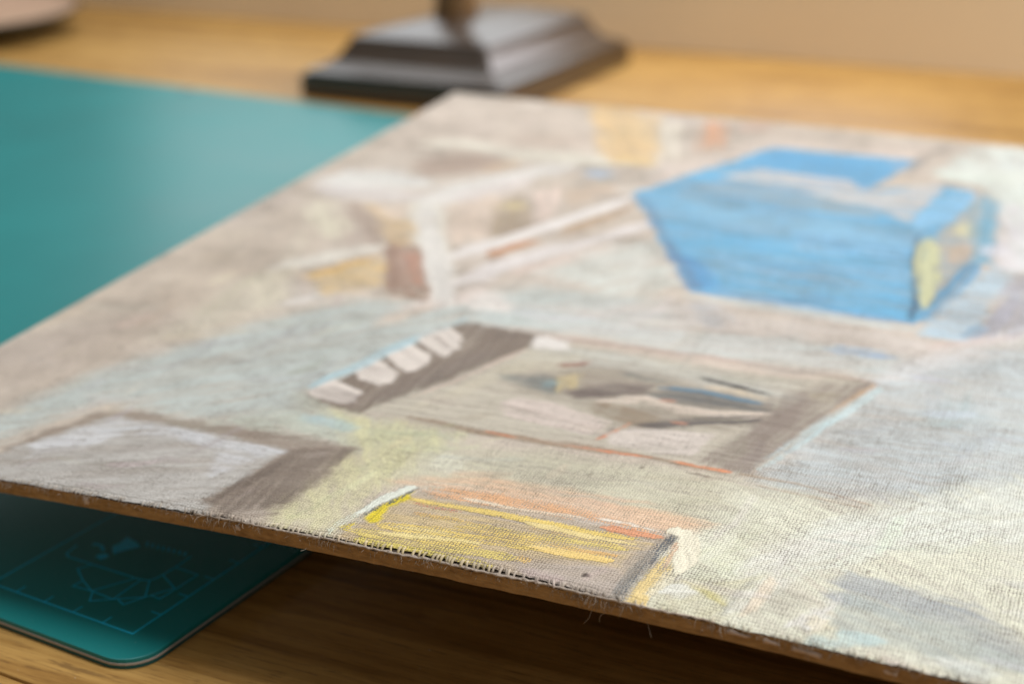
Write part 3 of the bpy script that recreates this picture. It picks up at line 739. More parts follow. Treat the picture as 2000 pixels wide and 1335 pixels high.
('l',0,(224,138,88),0.95,0.7,0.35,1.2,[[219.6,66.2],[227.6,65.9],[234.7,65.9]]),
('l',0,(206,138,108),0.7,0.8,0.2,1.2,[[206.0,100.5],[209.4,100.8]]),
('l',0,(206,142,112),0.7,0.8,0.2,1.1,[[212.9,88.1],[216.4,88.5]]),
('l',0,(112,92,78),0.85,0.5,0.3,1.0,[[224.1,62.5],[229.5,61.8],[234.2,61.8]]),
('l',0,(170,144,116),0.6,0.5,0.5,0.8,[[236.7,65.8],[251.7,66.4],[269.4,63.0]]),
('l',0,(170,144,116),0.55,0.5,0.5,0.8,[[241.5,62.0],[252.9,61.3],[267.5,60.8]]),
('p',0,(142,128,116),0.85,3,0.2,0,[[50.8,4.8],[62.7,41.3],[67.0,43.6],[143.0,44.7],[144.2,27.3],[143.8,4.6],[131.3,0.1],[57.4,-2.3]]),
('p',0,(188,186,182),0.92,2.5,0.2,0,[[50.8,4.8],[64.2,30.8],[68.9,39.0],[87.5,40.3],[126.5,36.9],[125.0,20.4],[122.5,6.6],[130.1,-0.3],[62.7,-8.0]]),
('p',0,(212,214,218),0.8,2.5,0.5,0,[[59.1,18.5],[66.3,30.4],[73.5,38.6],[88.9,38.3],[104.1,37.6],[100.7,33.2],[80.1,32.3],[75.2,19.5],[63.9,13.0]]),
('p',0,(206,208,212),0.8,2.5,0.5,0,[[88.9,38.3],[104.6,36.8],[127.1,35.8],[120.9,26.5],[116.0,15.8],[112.6,25.2],[111.3,29.4],[91.8,34.3]]),
('p',0,(112,100,90),0.78,3.5,0.45,0,[[128.1,36.8],[143.9,43.1],[142.0,31.0],[142.6,10.9],[131.4,2.0],[122.8,3.9],[125.0,20.4]]),
('l',0,(160,148,138),0.6,2,0.0,2.5,[[132.2,35.1],[137.6,38.6]]),
('l',0,(90,78,70),0.5,2,0.3,3,[[129.0,29.3],[126.5,18.0],[124.4,5.9]]),
('p',0,(224,186,152),0.75,7,0.25,0,[[161.5,32.2],[174.3,40.1],[195.5,41.2],[220.0,41.5],[238.2,38.6],[233.2,31.2],[212.3,33.1],[184.3,33.3]]),
('p',0,(182,166,146),0.9,1.5,0.15,0,[[162.5,2.4],[165.0,15.2],[168.6,29.1],[205.8,28.8],[231.3,29.7],[228.9,-0.6],[205.9,-0.9]]),
('p',0,(176,166,160),0.7,3,0.15,0,[[203.3,5.0],[224.1,12.6],[228.9,8.8],[226.9,-1.4],[211.7,-0.8]]),
('p',0,(214,188,120),0.5,2.5,0.6,3.57,[[161.7,2.1],[164.5,15.0],[168.2,24.7],[196.2,24.3],[228.2,24.8],[224.5,11.6],[201.5,9.1],[192.5,1.8],[167.8,0.6]]),
('p',1,(224,176,134),0.7,3,0.3,0,[[167.8,28.8],[174.9,33.0],[186.7,35.4],[203.5,34.6],[212.3,33.1],[229.8,31.5],[226.9,28.5],[211.9,29.2],[196.3,27.6],[174.1,26.4]]),
('p',0,(220,190,162),0.6,3,0.2,0,[[170.9,32.9],[185.8,37.3],[209.0,36.9],[232.2,34.6],[229.7,31.0],[212.3,33.1],[185.8,33.0]]),
('l',1,(222,196,112),0.85,0.8,0.35,2.6,[[167.3,23.8],[182.2,24.6],[197.5,24.8],[211.3,24.2],[225.3,26.1]]),
('l',1,(210,148,112),0.8,1,0.2,2.6,[[216.2,27.8],[222.3,27.8],[229.2,28.8]]),
('l',1,(198,120,100),0.6,0.8,0.3,1.6,[[169.4,22.4],[182.8,22.2]]),
('l',1,(220,200,122),0.85,0.7,0.3,2.8,[[175.2,17.0],[188.3,18.0],[203.6,18.7],[221.3,20.4],[224.0,20.3]]),
('l',1,(232,212,150),0.9,0.6,0.2,1.8,[[199.3,22.9],[212.0,22.5],[225.0,23.4]]),
('l',1,(224,198,116),0.85,1,0.3,4.2,[[167.9,9.9],[185.6,11.1],[205.2,13.6],[222.5,14.8]]),
('l',1,(240,208,130),0.95,0.7,0.15,3,[[204.4,13.8],[212.9,13.9],[222.4,14.0]]),
('l',1,(216,196,116),0.75,1,0.3,4.4,[[163.6,5.7],[177.0,5.2],[191.7,6.1],[203.5,7.5]]),
('l',1,(214,198,110),0.65,1,0.3,3.4,[[166.8,2.3],[179.8,2.3],[192.6,1.6],[199.7,2.1]]),
('l',1,(222,196,110),0.8489866689773377,0.7,0.45,1.3961333298244967,[[191.1,14.8],[202.0,15.7],[212.8,16.7]]),
('l',1,(208,170,112),0.5504997640728677,0.7,0.45,1.1959376754287412,[[190.6,14.6],[199.9,15.4],[209.0,16.3]]),
('l',1,(232,214,150),0.5676472982232599,0.7,0.45,2.0777648759881195,[[201.2,13.8],[209.6,14.8],[217.9,15.9]]),
('l',1,(232,214,150),0.7893628064745739,0.7,0.45,1.7858671071082246,[[169.9,6.6],[181.6,8.3],[193.0,10.1]]),
('l',1,(208,170,112),0.8468355789493038,0.7,0.45,1.1902171672751858,[[200.9,20.8],[212.7,20.8],[224.1,21.0]]),
('l',1,(222,196,110),0.8146087116482525,0.7,0.45,1.6013378449253954,[[184.1,15.0],[195.1,15.8],[206.0,16.7]]),
('l',1,(208,170,112),0.7947092944762173,0.7,0.45,1.1225783203499164,[[201.3,14.6],[212.5,15.8],[223.4,17.1]]),
('l',1,(214,188,120),0.7123447485949719,0.7,0.45,1.6920853190120744,[[183.3,15.4],[193.9,16.1],[204.2,16.8]]),
('l',1,(232,214,150),0.6589385670411553,0.7,0.45,1.3632487485067113,[[170.8,10.0],[178.3,10.8],[185.6,11.7]]),
('l',1,(222,196,110),0.6613798100755003,0.7,0.45,1.3358024423742227,[[190.9,11.6],[197.4,12.4],[203.8,13.3]]),
('l',1,(214,188,120),0.6790463127927068,0.7,0.45,1.9693379038334529,[[194.3,13.6],[201.3,14.4],[208.1,15.2]]),
('l',1,(214,188,120),0.7321865128784176,0.7,0.45,1.1657268300912837,[[176.1,12.8],[185.5,13.6],[194.6,14.4]]),
('l',1,(232,214,150),0.6329642888120556,0.7,0.45,0.94789991649633,[[175.2,8.5],[181.6,9.4],[187.9,10.2]]),
('l',1,(214,188,120),0.6518978877705986,0.7,0.45,1.3787972254412733,[[190.8,16.7],[196.7,17.1],[202.6,17.4]]),
('l',1,(222,196,110),0.6002689006881283,0.7,0.45,2.142659440525524,[[192.4,15.2],[204.9,16.2],[217.0,17.3]]),
('l',1,(222,196,110),0.5520022756182361,0.7,0.45,2.0856544598116544,[[179.6,6.3],[186.9,7.5],[194.1,8.8]]),
('l',1,(222,196,110),0.7004219897985972,0.7,0.45,1.933429732257268,[[195.5,18.1],[203.7,18.5],[211.7,18.8]]),
('l',1,(208,170,112),0.557172870473952,0.7,0.45,1.5546793252322724,[[173.5,17.7],[182.3,18.0],[190.9,18.2]]),
('l',1,(226,190,120),0.8,0.8,0.3,2.2,[[203.0,8.5],[207.1,7.5]]),
('p',0,(238,216,44),1.0,0.8,0.05,0,[[163.4,10.3],[163.5,16.8],[166.5,25.2],[168.1,28.1],[168.8,23.5],[166.1,16.2],[167.4,11.3],[165.7,9.6]]),
('p',0,(238,216,44),1.0,0.8,0.05,0,[[163.4,11.3],[163.8,16.9],[165.7,21.5],[166.1,16.2],[166.7,12.1]]),
('p',1,(230,206,30),0.6,1.2,0.2,0,[[159.8,5.3],[161.7,9.1],[163.5,8.2],[161.9,4.5]]),
('l',1,(70,86,92),0.85,0.7,0.4,1.6,[[168.1,29.5],[165.5,22.0],[163.4,15.7],[160.5,2.9]]),
('p',1,(228,232,220),0.97,0.7,0.1,0,[[165.0,30.3],[166.7,30.4],[167.6,29.0],[165.0,22.9],[162.2,15.5],[160.9,10.9],[159.7,12.6],[161.0,21.4]]),
('l',1,(220,224,206),0.6,1.2,0.4,2.2,[[160.9,12.8],[159.4,8.3],[158.9,2.3]]),
('l',1,(234,226,206),0.75,0.5,0.45,1.3,[[180.3,28.9],[191.8,28.4],[201.8,29.3],[210.3,30.1]]),
('l',1,(238,232,220),0.95,0.4,0.2,1.2,[[212.9,31.5],[220.9,31.9],[228.7,31.1]]),
('p',1,(92,96,100),0.72,1.4,0.5,0,[[231.7,32.9],[233.3,31.0],[232.4,19.2],[231.7,1.5],[228.5,-0.8],[227.6,6.0],[227.9,23.9]]),
('p',0,(122,126,126),0.7,2,0.2,0,[[227.6,21.3],[230.8,23.9],[230.6,1.0],[227.6,-0.3]]),
('p',1,(226,202,142),0.85,1.5,0.2,0,[[232.4,20.9],[234.1,24.1],[236.3,14.3],[234.9,1.4],[230.2,0.4]]),
('l',1,(236,230,208),1.0,1.2,0.15,4,[[230.8,32.0],[233.4,32.6],[235.7,29.8],[237.3,21.9],[237.4,16.0]]),
('l',1,(230,224,200),0.7,1,0.3,3,[[236.9,15.8],[236.6,9.9],[234.9,4.7]]),
('l',0,(232,188,150),0.7,0.6,0.3,1,[[233.4,27.5],[234.3,20.5],[234.9,14.9]]),
('p',0,(230,230,220),0.95,1.4,0.2,0,[[236.2,5.7],[237.4,10.7],[241.5,12.0],[244.4,9.2],[241.5,4.9]]),
('p',0,(206,196,120),0.7,3,0.2,0,[[238.9,13.1],[246.1,11.8],[250.7,7.2],[242.1,10.0]]),
('l',0,(50,34,24),0.97,0.4,0.0,1.6,[[219.5,6.7],[220.3,6.5]]),
('p',0,(158,164,170),0.87,5,0.2,0,[[270.0,25.8],[272.5,29.3],[277.7,30.5],[286.4,29.5],[295.0,27.4],[305.8,21.0],[315.9,15.0],[307.9,9.4],[293.5,16.2],[282.2,17.2],[271.2,17.5]]),
('p',0,(176,184,180),0.85,5,0.2,0,[[272.0,21.1],[281.5,21.1],[293.0,20.1],[307.7,11.2],[314.7,7.0],[300.0,3.8],[280.5,4.2],[269.9,6.4],[271.3,14.3]]),
('p',0,(232,230,224),1.0,1.6,0.08,0,[[265.4,7.9],[271.6,20.5],[270.7,13.0],[270.2,5.1],[264.1,4.4]]),
('l',0,(240,238,230),0.6,4,0.2,6,[[251.3,20.9],[259.0,35.1],[271.9,49.6]]),
('l',0,(240,240,232),0.6,3,0.2,4,[[252.1,5.7],[256.9,16.5],[260.1,21.4]]),
('p',0,(222,206,184),0.8,2,0.2,0,[[254.7,12.3],[255.7,21.0],[257.8,19.2],[257.2,6.9],[254.6,4.7]]),
('l',0,(166,166,160),0.6,1.5,0.3,2,[[250.5,3.9],[251.5,11.9],[253.1,20.5]]),
('p',0,(186,182,168),0.7,3,0.3,0,[[256.9,16.5],[262.8,19.2],[266.8,15.5],[262.2,8.1],[257.9,8.3]]),
('l',0,(182,205,206),0.7,2,0.3,4,[[269.8,2.3],[275.2,5.8],[282.1,6.5]]),
('p',0,(202,188,178),0.8,3,0.3,0,[[279.9,2.0],[290.8,1.3],[314.3,-0.2],[315.0,-8.3],[291.6,-3.8]]),
('l',0,(222,226,220),0.8,2,0.3,4,[[294.0,5.7],[303.8,4.1]]),
('l',0,(124,110,92),0.6,0.7,0.4,0.9,[[283.3,5.1],[289.3,4.8],[295.3,3.4]]),
('l',0,(222,212,182),0.6,2,0.0,4,[[268.3,8.8],[272.4,4.5]]),
('l',0,(226,226,210),0.6,4,0.2,7,[[170.1,40.0],[168.8,45.6],[170.6,47.8]]),
('l',0,(110,96,84),0.8,0.6,0.0,1.1,[[38.9,82.1],[39.8,82.0]]),
('l',0,(110,96,84),0.8,0.6,0.0,1.1,[[274.3,32.4],[274.8,32.4]]),
('l',0,(110,96,84),0.8,0.6,0.0,1.1,[[213.7,60.0],[214.3,59.9]]),
('l',0,(110,96,84),0.8,0.6,0.0,1.1,[[203.3,51.8],[203.9,51.7]]),
('l',0,(110,96,84),0.8,0.6,0.0,1.1,[[186.0,49.3],[186.6,49.2]]),
('l',0,(110,96,84),0.8,0.6,0.0,1.1,[[118.0,19.5],[118.7,19.4]]),
('l',0,(110,96,84),0.8,0.6,0.0,1.1,[[285.3,101.0],[285.8,100.9]]),
('l',0,(110,96,84),0.8,0.6,0.0,1.1,[[289.2,143.8],[289.8,143.7]]),
]


def vnoise(x, y, seed):
    r = np.random.default_rng(seed)
    T = r.random((256, 256))
    xi = np.floor(x).astype(int); yi = np.floor(y).astype(int)
    fx = x - xi; fy = y - yi
    fx = fx * fx * (3 - 2 * fx); fy = fy * fy * (3 - 2 * fy)
    a = T[yi % 256, xi % 256]; b = T[yi % 256, (xi + 1) % 256]
    c = T[(yi + 1) % 256, xi % 256]; d = T[(yi + 1) % 256, (xi + 1) % 256]
    return (a * (1 - fx) + b * fx) * (1 - fy) + (c * (1 - fx) + d * fx) * fy
def fbm(x, y, seed, n=4):
    s = 0; w = 0.5; t = 0
    for k in range(n):
        s = s + w * vnoise(x * 2 ** k, y * 2 ** k, seed + k); t += w; w *= 0.5
    return s / t

def seg_dist(px, py, a, b):
    dx, dy = b[0] - a[0], b[1] - a[1]
    L2 = dx * dx + dy * dy + 1e-9
    t = np.clip(((px - a[0]) * dx + (py - a[1]) * dy) / L2, 0, 1)
    return np.hypot(px - a[0] - t * dx, py - a[1] - t * dy), t
def coverage(s, U, Vv, idx):
    kind, layer, col, alpha, soft, streak, width, pts = s
    x, y = U[idx], Vv[idx]
    # a hand-held brush: wobble the outline
    wob = min(2.5, 0.25 + 0.25 * soft)
    x = x + (fbm(x / 9, y / 9, 501 + len(pts), 3) - 0.5) * 2 * wob
    y = y + (fbm(x / 9, y / 9, 907 + len(pts), 3) - 0.5) * 2 * wob
    if kind == 'p':
        ins = np.zeros(len(x), bool); dist = np.full(len(x), 1e9)
        n = len(pts)
        for i in range(n):
            a, b = pts[i], pts[(i + 1) % n]
            dd, _ = seg_dist(x, y, a, b)
            dist = np.minimum(dist, dd)
            c = (a[1] > y) != (b[1] > y)
            with np.errstate(divide='ignore', invalid='ignore'):
                xx = (b[0] - a[0]) * (y - a[1]) / (b[1] - a[1] + 1e-12) + a[0]
            ins ^= c & (x < xx)
        sd = np.where(ins, dist, -dist)
        d0 = np.array(pts[0]); far = max(pts, key=lambda q: (q[0] - d0[0]) ** 2 + (q[1] - d0[1]) ** 2)
        ax, ay = far[0] - d0[0], far[1] - d0[1]
    else:
        dist = np.full(len(x), 1e9); tt = np.zeros(len(x)); n = len(pts)
        for i in range(n - 1):
            dd, t = seg_dist(x, y, pts[i], pts[i + 1])
            m = dd < dist
            dist = np.where(m, dd, dist); tt = np.where(m, (i + t) / (n - 1), tt)
        wv = width * 0.5 * (0.75 + 0.5 * vnoise(tt * 9, tt * 0 + len(pts), 77))
        wv = wv * np.clip(0.35 + 4 * np.minimum(tt + 0.02, 1.02 - tt), 0.35, 1)
        sd = wv - dist
        ax, ay = pts[-1][0] - pts[0][0], pts[-1][1] - pts[0][1]
    if kind == 'p' and width:
        ax, ay = math.cos(R(width)), math.sin(R(width))
    L = math.hypot(ax, ay) + 1e-6
    ca, sa = ax / L, ay / L
    along = x * ca + y * sa; acr = -x * sa + y * ca
    st = max(streak, 0.18)
    nz = fbm(along / 22, acr / 1.5, 33 + int(abs(pts[0][0]) * 7) % 90, 4)
    fine = fbm(x / 1.3, y / 1.3, 71, 3)
    sd = sd + (nz - 0.5) * (0.8 + 0.9 * min(soft, 6)) + (fine - 0.5) * (0.7 + 0.35 * min(soft, 4))
    soft = max(soft, 0.35)
    m = np.clip((sd + soft * 0.5) / soft, 0, 1)
    m = m * m * (3 - 2 * m)
    patch = fbm(x / 14, y / 14, 211 + int(abs(pts[0][1]) * 3) % 50, 3)
    if streak > 0.06: m = m * np.clip(1 - st * 3.0 * np.clip(0.56 - nz, 0, 1) / 0.56, 0, 1)
    m = m * (np.clip(0.72 + 0.75 * (patch - 0.2), 0, 1) if alpha < 0.88 else 1)
    return m * alpha, nz

gu = np.concatenate([np.arange(0, 330, 0.62), np.arange(330, BW, 4.0), [BW]])
gv = np.concatenate([np.arange(1.3, 95, 0.45), np.arange(95, 200, 0.7), np.arange(200, BL, 1.1), [BL]])
UU, VV = np.meshgrid(gu, gv)
U, Vv = UU.ravel(), VV.ravel()
nV = len(U)
srgb0 = np.array(lin((216, 203, 189)))
paint = np.tile(srgb0, (nV, 1))
k = fbm(U / 60, Vv / 60, 5, 4)[:, None]
paint = paint * (0.90 + 0.2 * k) * np.array([1, 1, 1]) * (1 + (fbm(U / 35, Vv / 35, 15, 3)[:, None] - 0.5) * np.array([0.03, 0, -0.08]))
dryc = np.zeros((nV, 4)); dryc[:, :3] = srgb0
body = np.clip(0.36 + 1.5 * (fbm(U / 22, Vv / 14, 25, 5) - 0.5), 0, 0.95)
relief = 0.25 * fbm(U / 5, Vv / 5, 81, 3)
GAIN = 1.16
for s in STROKES:
    pts = np.array(s[7]); pad = s[4] + 8 + (s[6] if s[0] == 'l' else 0)
    idx = np.where((U > pts[:, 0].min() - pad) & (U < pts[:, 0].max() + pad) & (Vv > pts[:, 1].min() - pad) & (Vv < pts[:, 1].max() + pad))[0]
    if len(idx) == 0: continue
    m, nz = coverage(s, U, Vv, idx)
    c = np.array(lin(s[2])) * GAIN
    c = c * min(1, 0.86 / c.max())
    cc = c[None, :] * (0.88 + 0.24 * nz[:, None])
    if s[1] == 0:
        paint[idx] = paint[idx] * (1 - m[:, None]) + cc * m[:, None]
        body[idx] = body[idx] + (0.25 + 0.5 * nz - body[idx]) * m * 0.5
        dryc[idx, 3] *= (1 - m * 0.9)
        if s[4] < 3 and s[3] >= 0.95: body[idx] = np.maximum(body[idx], (0.35 + 0.7 * nz) * m)
        if s[4] < 4: relief[idx] = relief[idx] * (1 - m) + m * (0.25 + 1.1 * (nz - 0.3))
    else:
        relief[idx] = relief[idx] * (1 - m) + m * (0.35 + 1.3 * (nz - 0.3))
        if s[5] <= 0.2: body[idx] = np.maximum(body[idx], 0.85 * m)
        keep = dryc[idx, 3] * (1 - m)
        tot = keep + m + 1e-9
        dryc[idx, :3] = (dryc[idx, :3] * keep[:, None] + cc * m[:, None]) / tot[:, None]
        dryc[idx, 3] = np.maximum(dryc[idx, 3] * (1 - m), m)
# broken brushwork: short scumbled marks that vary the colour already there
SC = []
rs = random.Random(5)
for n in range(900):
    v = 2 + 396 * rs.random() ** 1.3; u = rs.random() * 325
    L = (5 + 16 * rs.random()) * (1 + v / 250); w = (0.8 + 2.2 * rs.random()) * (1 + v / 200)
    an = rs.choice((0.05, 0.05, 0.4, 1.2, 1.5) if v < 150 else (0.05, 1.5)) + rs.gauss(0, 0.18)
    j = int(np.clip(np.searchsorted(gv, v), 0, len(gv) - 1)); i = int(np.clip(np.searchsorted(gu, u), 0, len(gu) - 1))
    base = paint[j * len(gu) + i].copy()
    far_i = int(np.clip(np.searchsorted(gu, u + L * math.cos(an)), 0, len(gu) - 1)); far_j = int(np.clip(np.searchsorted(gv, v + L * math.sin(an)), 0, len(gv) - 1))
    if np.abs(paint[far_j * len(gu) + far_i] - base).max() > 0.10: continue
    k_ = rs.choice((0.72, 0.80, 0.88, 1.12, 1.22))
    tint = np.array([1 + rs.gauss(0, 0.05), 1 + rs.gauss(0, 0.03), 1 + rs.gauss(0, 0.07)])
    SC.append((('l', 0, None, rs.uniform(0.25, 0.55) * (1 if v < 150 else 0.5), 1.2 + v / 120, 0.45, w,
                [[u, v], [u + L * 0.5 * math.cos(an), v + L * 0.5 * math.sin(an)], [u + L * math.cos(an + 0.15), v + L * math.sin(an + 0.15)]]), np.clip(base * k_ * tint, 0, 0.9)))
for s, c in SC:
    pts = np.array(s[7]); pad = s[4] + s[6] + 5
    j0, j1 = np.searchsorted(gv, [pts[:, 1].min() - pad, pts[:, 1].max() + pad])
    i0, i1 = np.searchsorted(gu, [pts[:, 0].min() - pad, pts[:, 0].max() + pad])
    if j1 <= j0 or i1 <= i0: continue
    idx = (np.arange(j0, j1)[:, None] * len(gu) + np.arange(i0, i1)[None, :]).ravel()
    m, nz = coverage(s, U, Vv, idx)
    paint[idx] = paint[idx] * (1 - m[:, None]) + c[None, :] * m[:, None]
    relief[idx] = relief[idx] + 0.25 * m * (nz - 0.3)
thick = 0.75 + 0.10 * (fbm(U / 6, Vv / 6, 44, 3) - 0.5)
edge = np.clip((Vv - 1.3) / 2.0, 0, 1)
def gap(u):
    u = np.asarray(u, float)
    g = np.exp(-(np.abs(u - 176) / 56) ** 4) * (1.0 + 1.5 * fbm(u / 13, u * 0 + 3, 17, 3))
    return np.maximum(0.02 + 0.35 * vnoise(u / 4, u * 0, 19), g)
jag = np.where(Vv < 5, (gap(U) - 1.3 + (vnoise(U / 0.9, U * 0, 91) - 0.5) * 0.5) * np.clip((5 - Vv) / 3.7, 0, 1), 0)
Z = bow(U, Vv) + 0.25 + 0.5 * edge + 0.10 * (fbm(U / 6, Vv / 6, 44, 3) - 0.5) + 0.10 * relief
verts = np.stack([U * MM, (Vv + jag) * MM, Z * MM], 1)
a, b = len(gv), len(gu)
ii = (np.arange(a - 1)[:, None] * b + np.arange(b - 1)[None, :]).ravel()
quads = np.stack([ii, ii + 1, ii + b + 1, ii + b], 1)
me = bpy.data.meshes.new('canvas')
me.vertices.add(nV); me.vertices.foreach_set('co', verts.ravel())
me.loops.add(quads.size); me.loops.foreach_set('vertex_index', quads.ravel())
me.polygons.add(len(quads)); me.polygons.foreach_set('loop_start', np.arange(0, quads.size, 4))
me.polygons.foreach_set('loop_total', np.full(len(quads), 4))
me.polygons.foreach_set('use_smooth', np.ones(len(quads), bool))
me.update(calc_edges=True)
uvl = me.uv_layers.new(name='board_mm')
uvl.data.foreach_set('uv', np.stack([U, Vv], 1)[quads.ravel()].ravel().astype(np.float32))
at = me.attributes.new('paint', 'FLOAT_COLOR', 'POINT')
at.data.foreach_set('color', np.concatenate([np.clip(paint * np.minimum(1, 0.88 / paint.max(1))[:, None], 0, 0.88), np.ones((nV, 1))], 1).ravel().astype(np.float32))
at = me.attributes.new('dry', 'FLOAT_COLOR', 'POINT')
at.data.foreach_set('color', np.concatenate([np.clip(dryc[:, :3] * np.minimum(1, 0.88 / dryc[:, :3].max(1))[:, None], 0, 1), np.clip(dryc[:, 3:], 0, 1)], 1).ravel().astype(np.float32))
at = me.attributes.new('relief', 'FLOAT', 'POINT')
at.data.foreach_set('value', np.clip(relief, 0, 1.5).astype(np.float32))
at = me.attributes.new('body', 'FLOAT', 'POINT')
at.data.foreach_set('value', np.clip(body, 0, 1).astype(np.float32))
canvas = obj('canvas', me, CANVAS, paint_e)

def paint_at(u, v):
    j = int(np.clip(np.searchsorted(gv, v), 0, a - 1)); i = int(np.clip(np.searchsorted(gu, u), 0, b - 1))
    n = j * b + i
    al = dryc[n, 3]
    return paint[n] * (1 - 0.6 * al) + dryc[n, :3] * 0.6 * al

# frayed thread ends along the cut front edge: one bent thread after another
V, F, T = [], [], []
def add_thread(pts, rad, col, sides=6):
    n0 = len(V)
    tube(V, F, pts, rad, sides)
    T.extend([col] * (len(V) - n0))
u = 0.6
while u < BW - 0.6:
    g_ = float(gap(u))
    z = float(bow(np.array(u), np.array(0.0)))
    base = paint_at(u, 2.5) if u < 330 else srgb0
    col = np.clip(base * random.uniform(0.6, 1.05) * 0.55 + np.array((0.48, 0.42, 0.35)) * 0.45 * random.uniform(0.7, 1.2), 0, 1)
    if g_ > 0.6:
        lean = random.uniform(-0.2, 1.1)
        r0 = random.uniform(0.22, 0.38)
        lift = random.uniform(0.15, 0.5)
        v0 = g_ + 0.7; v1 = random.uniform(-0.15, 0.35)
        step = random.choice((0.9, 1.2, 1.5, 1.5, 1.8, 2.3))
        drop = 0.35
    elif random.random() < 0.55:
        lean = random.uniform(-0.5, 0.5)
        r0 = random.uniform(0.14, 0.26)
        lift = random.uniform(0.0, 0.2)
        v0 = 1.4; v1 = random.uniform(-0.32, 0.1)
        step = random.uniform(0.8, 1.8)
        drop = random.uniform(0.3, 0.8)
    else:
        u += random.uniform(0.5, 1.6)
        continue
    q = []
    for k in range(6):
        t = k / 5
        vv = v0 + (v1 - v0) * t
        zz = z + 0.55 + lift * math.sin(math.pi * t) - drop * max(0, t - 0.7) / 0.3
        q.append(((u + lean * t + random.uniform(-.05, .05)) * MM, vv * MM, zz * MM))
    add_thread(q, [r0 * f * MM for f in (0.7, 0.9, 1.0, 1.0, 0.95, 0.5)], tuple(col))
    u += step
# loose cross threads lying along the edge
for (s0, s1) in ((124, 170), (150, 199), (186, 236), (130, 158), (160, 226), (232, 250), (300, 420)):
    q = []
    n = int((s1 - s0) / 1.2)
    ph = random.random() * 9
    for k in range(n + 1):
        uu = s0 + (s1 - s0) * k / n
        z = float(bow(np.array(uu), np.array(0.5)))
        q.append((uu * MM, (0.22 + 0.22 * math.sin(uu * 0.23 + ph) + random.uniform(-.10, .10)) * MM, (z + 0.34 + 0.14 * math.sin(uu * 3.1 + ph)) * MM))
    add_thread(q, [random.uniform(.20, .36) * MM for _ in q], tuple(np.array((0.46, 0.39, 0.33)) * random.uniform(.75, 1.15)), 5)
me = mesh_from('frayed_thread', V, F, True)
at = me.attributes.new('tint', 'FLOAT_COLOR', 'POINT')
at.data.foreach_set('color', np.concatenate([np.array(T), np.ones((len(T), 1))], 1).ravel().astype(np.float32))
fr = obj('frayed_thread', me, THREAD, canvas)
fr['kind'] = 'stuff'

# fine loose fibres and fuzz hanging off the edge
V, F, T = [], [], []
def fibre(u, n=7, length=3.0, r=0.045, drop=1.0, start=None):
    z = float(bow(np.array(u), np.array(0.0)))
    p = Vector((u, random.uniform(-0.4, 0.5), z + random.uniform(-0.6, 0.4))) if start is None else Vector(start)
    d = Vector((random.uniform(-1, 1), random.uniform(-0.9, -0.1), random.uniform(-1, 0.3))).normalized()
    q = []
    for k in range(n):
        q.append(tuple(p * MM))
        d = (d + Vector((random.uniform(-.5, .5), random.uniform(-.3, .25), random.uniform(-.5, .3) - 0.12 * drop))).normalized()
        p = p + d * (length / n)
    add_thread(q, [r * MM] * (n - 1) + [r * 0.5 * MM], (0.40, 0.34, 0.28), 4)
for _ in range(620):
    fibre(random.uniform(0, 340), 6, random.uniform(0.7, 2.2), random.uniform(0.025, 0.05))
for cu, n in ((128, 22), (134, 16), (222, 30), (226, 24), (232, 18), (66, 14), (90, 14), (160, 12), (250, 18), (268, 12)):
    for _ in range(n):
        fibre(cu + random.gauss(0, 2.2), 7, random.uniform(1.5, 3.6), random.uniform(0.025, 0.05), 1.8)
for cu, L in ((155, 3), (224, 4.5), (227, 3.5), (236, 4)):
    fibre(cu, 12, L, 0.045, 0.2, start=(cu, -0.4, float(bow(np.array(cu), np.array(0.))) - 2.6))
me = mesh_from('loose_fibre', V, F, True)
at = me.attributes.new('tint', 'FLOAT_COLOR', 'POINT')
at.data.foreach_set('color', np.concatenate([np.array(T), np.ones((len(T), 1))], 1).ravel().astype(np.float32))
fz = obj('loose_fibre', me, THREAD, canvas)
fz['kind'] = 'stuff'

# dried drips of pale paint on the cut edge
for (u, dz, w, h) in ((254.5, -0.9, 2.4, 0.8), (261.5, -1.1, 1.6, 0.7), (269.5, -1.5, 3.0, 1.0), (285, -1.6, 1.5, 0.8), (63, -1.3, 0.7, 1.3), (92, -1.4, 0.8, 1.5), (136, -1.2, 0.7, 1.0)):
    bm = bmesh.new()
    bmesh.ops.create_icosphere(bm, subdivisions=3, radius=1)
    z = float(bow(np.array(u), np.array(0.0)))
    for vt in bm.verts:
        c = vt.co
        wob = 1 + 0.28 * math.sin(c.x * 5 + u) + 0.2 * math.sin(c.z * 7 + u * 2)
        vt.co = Vector(((u + c.x * w * wob) * MM, (-0.02 + c.y * 0.22) * MM, (z + dz + c.z * h * wob * 0.6 + c.x * -0.2) * MM))
    me = bpy.data.meshes.new('paint_drip'); bm.to_mesh(me); bm.free()
    me.polygons.foreach_set('use_smooth', [True] * len(me.polygons))
    obj('paint_drip', me, SMEAR, paint_e)

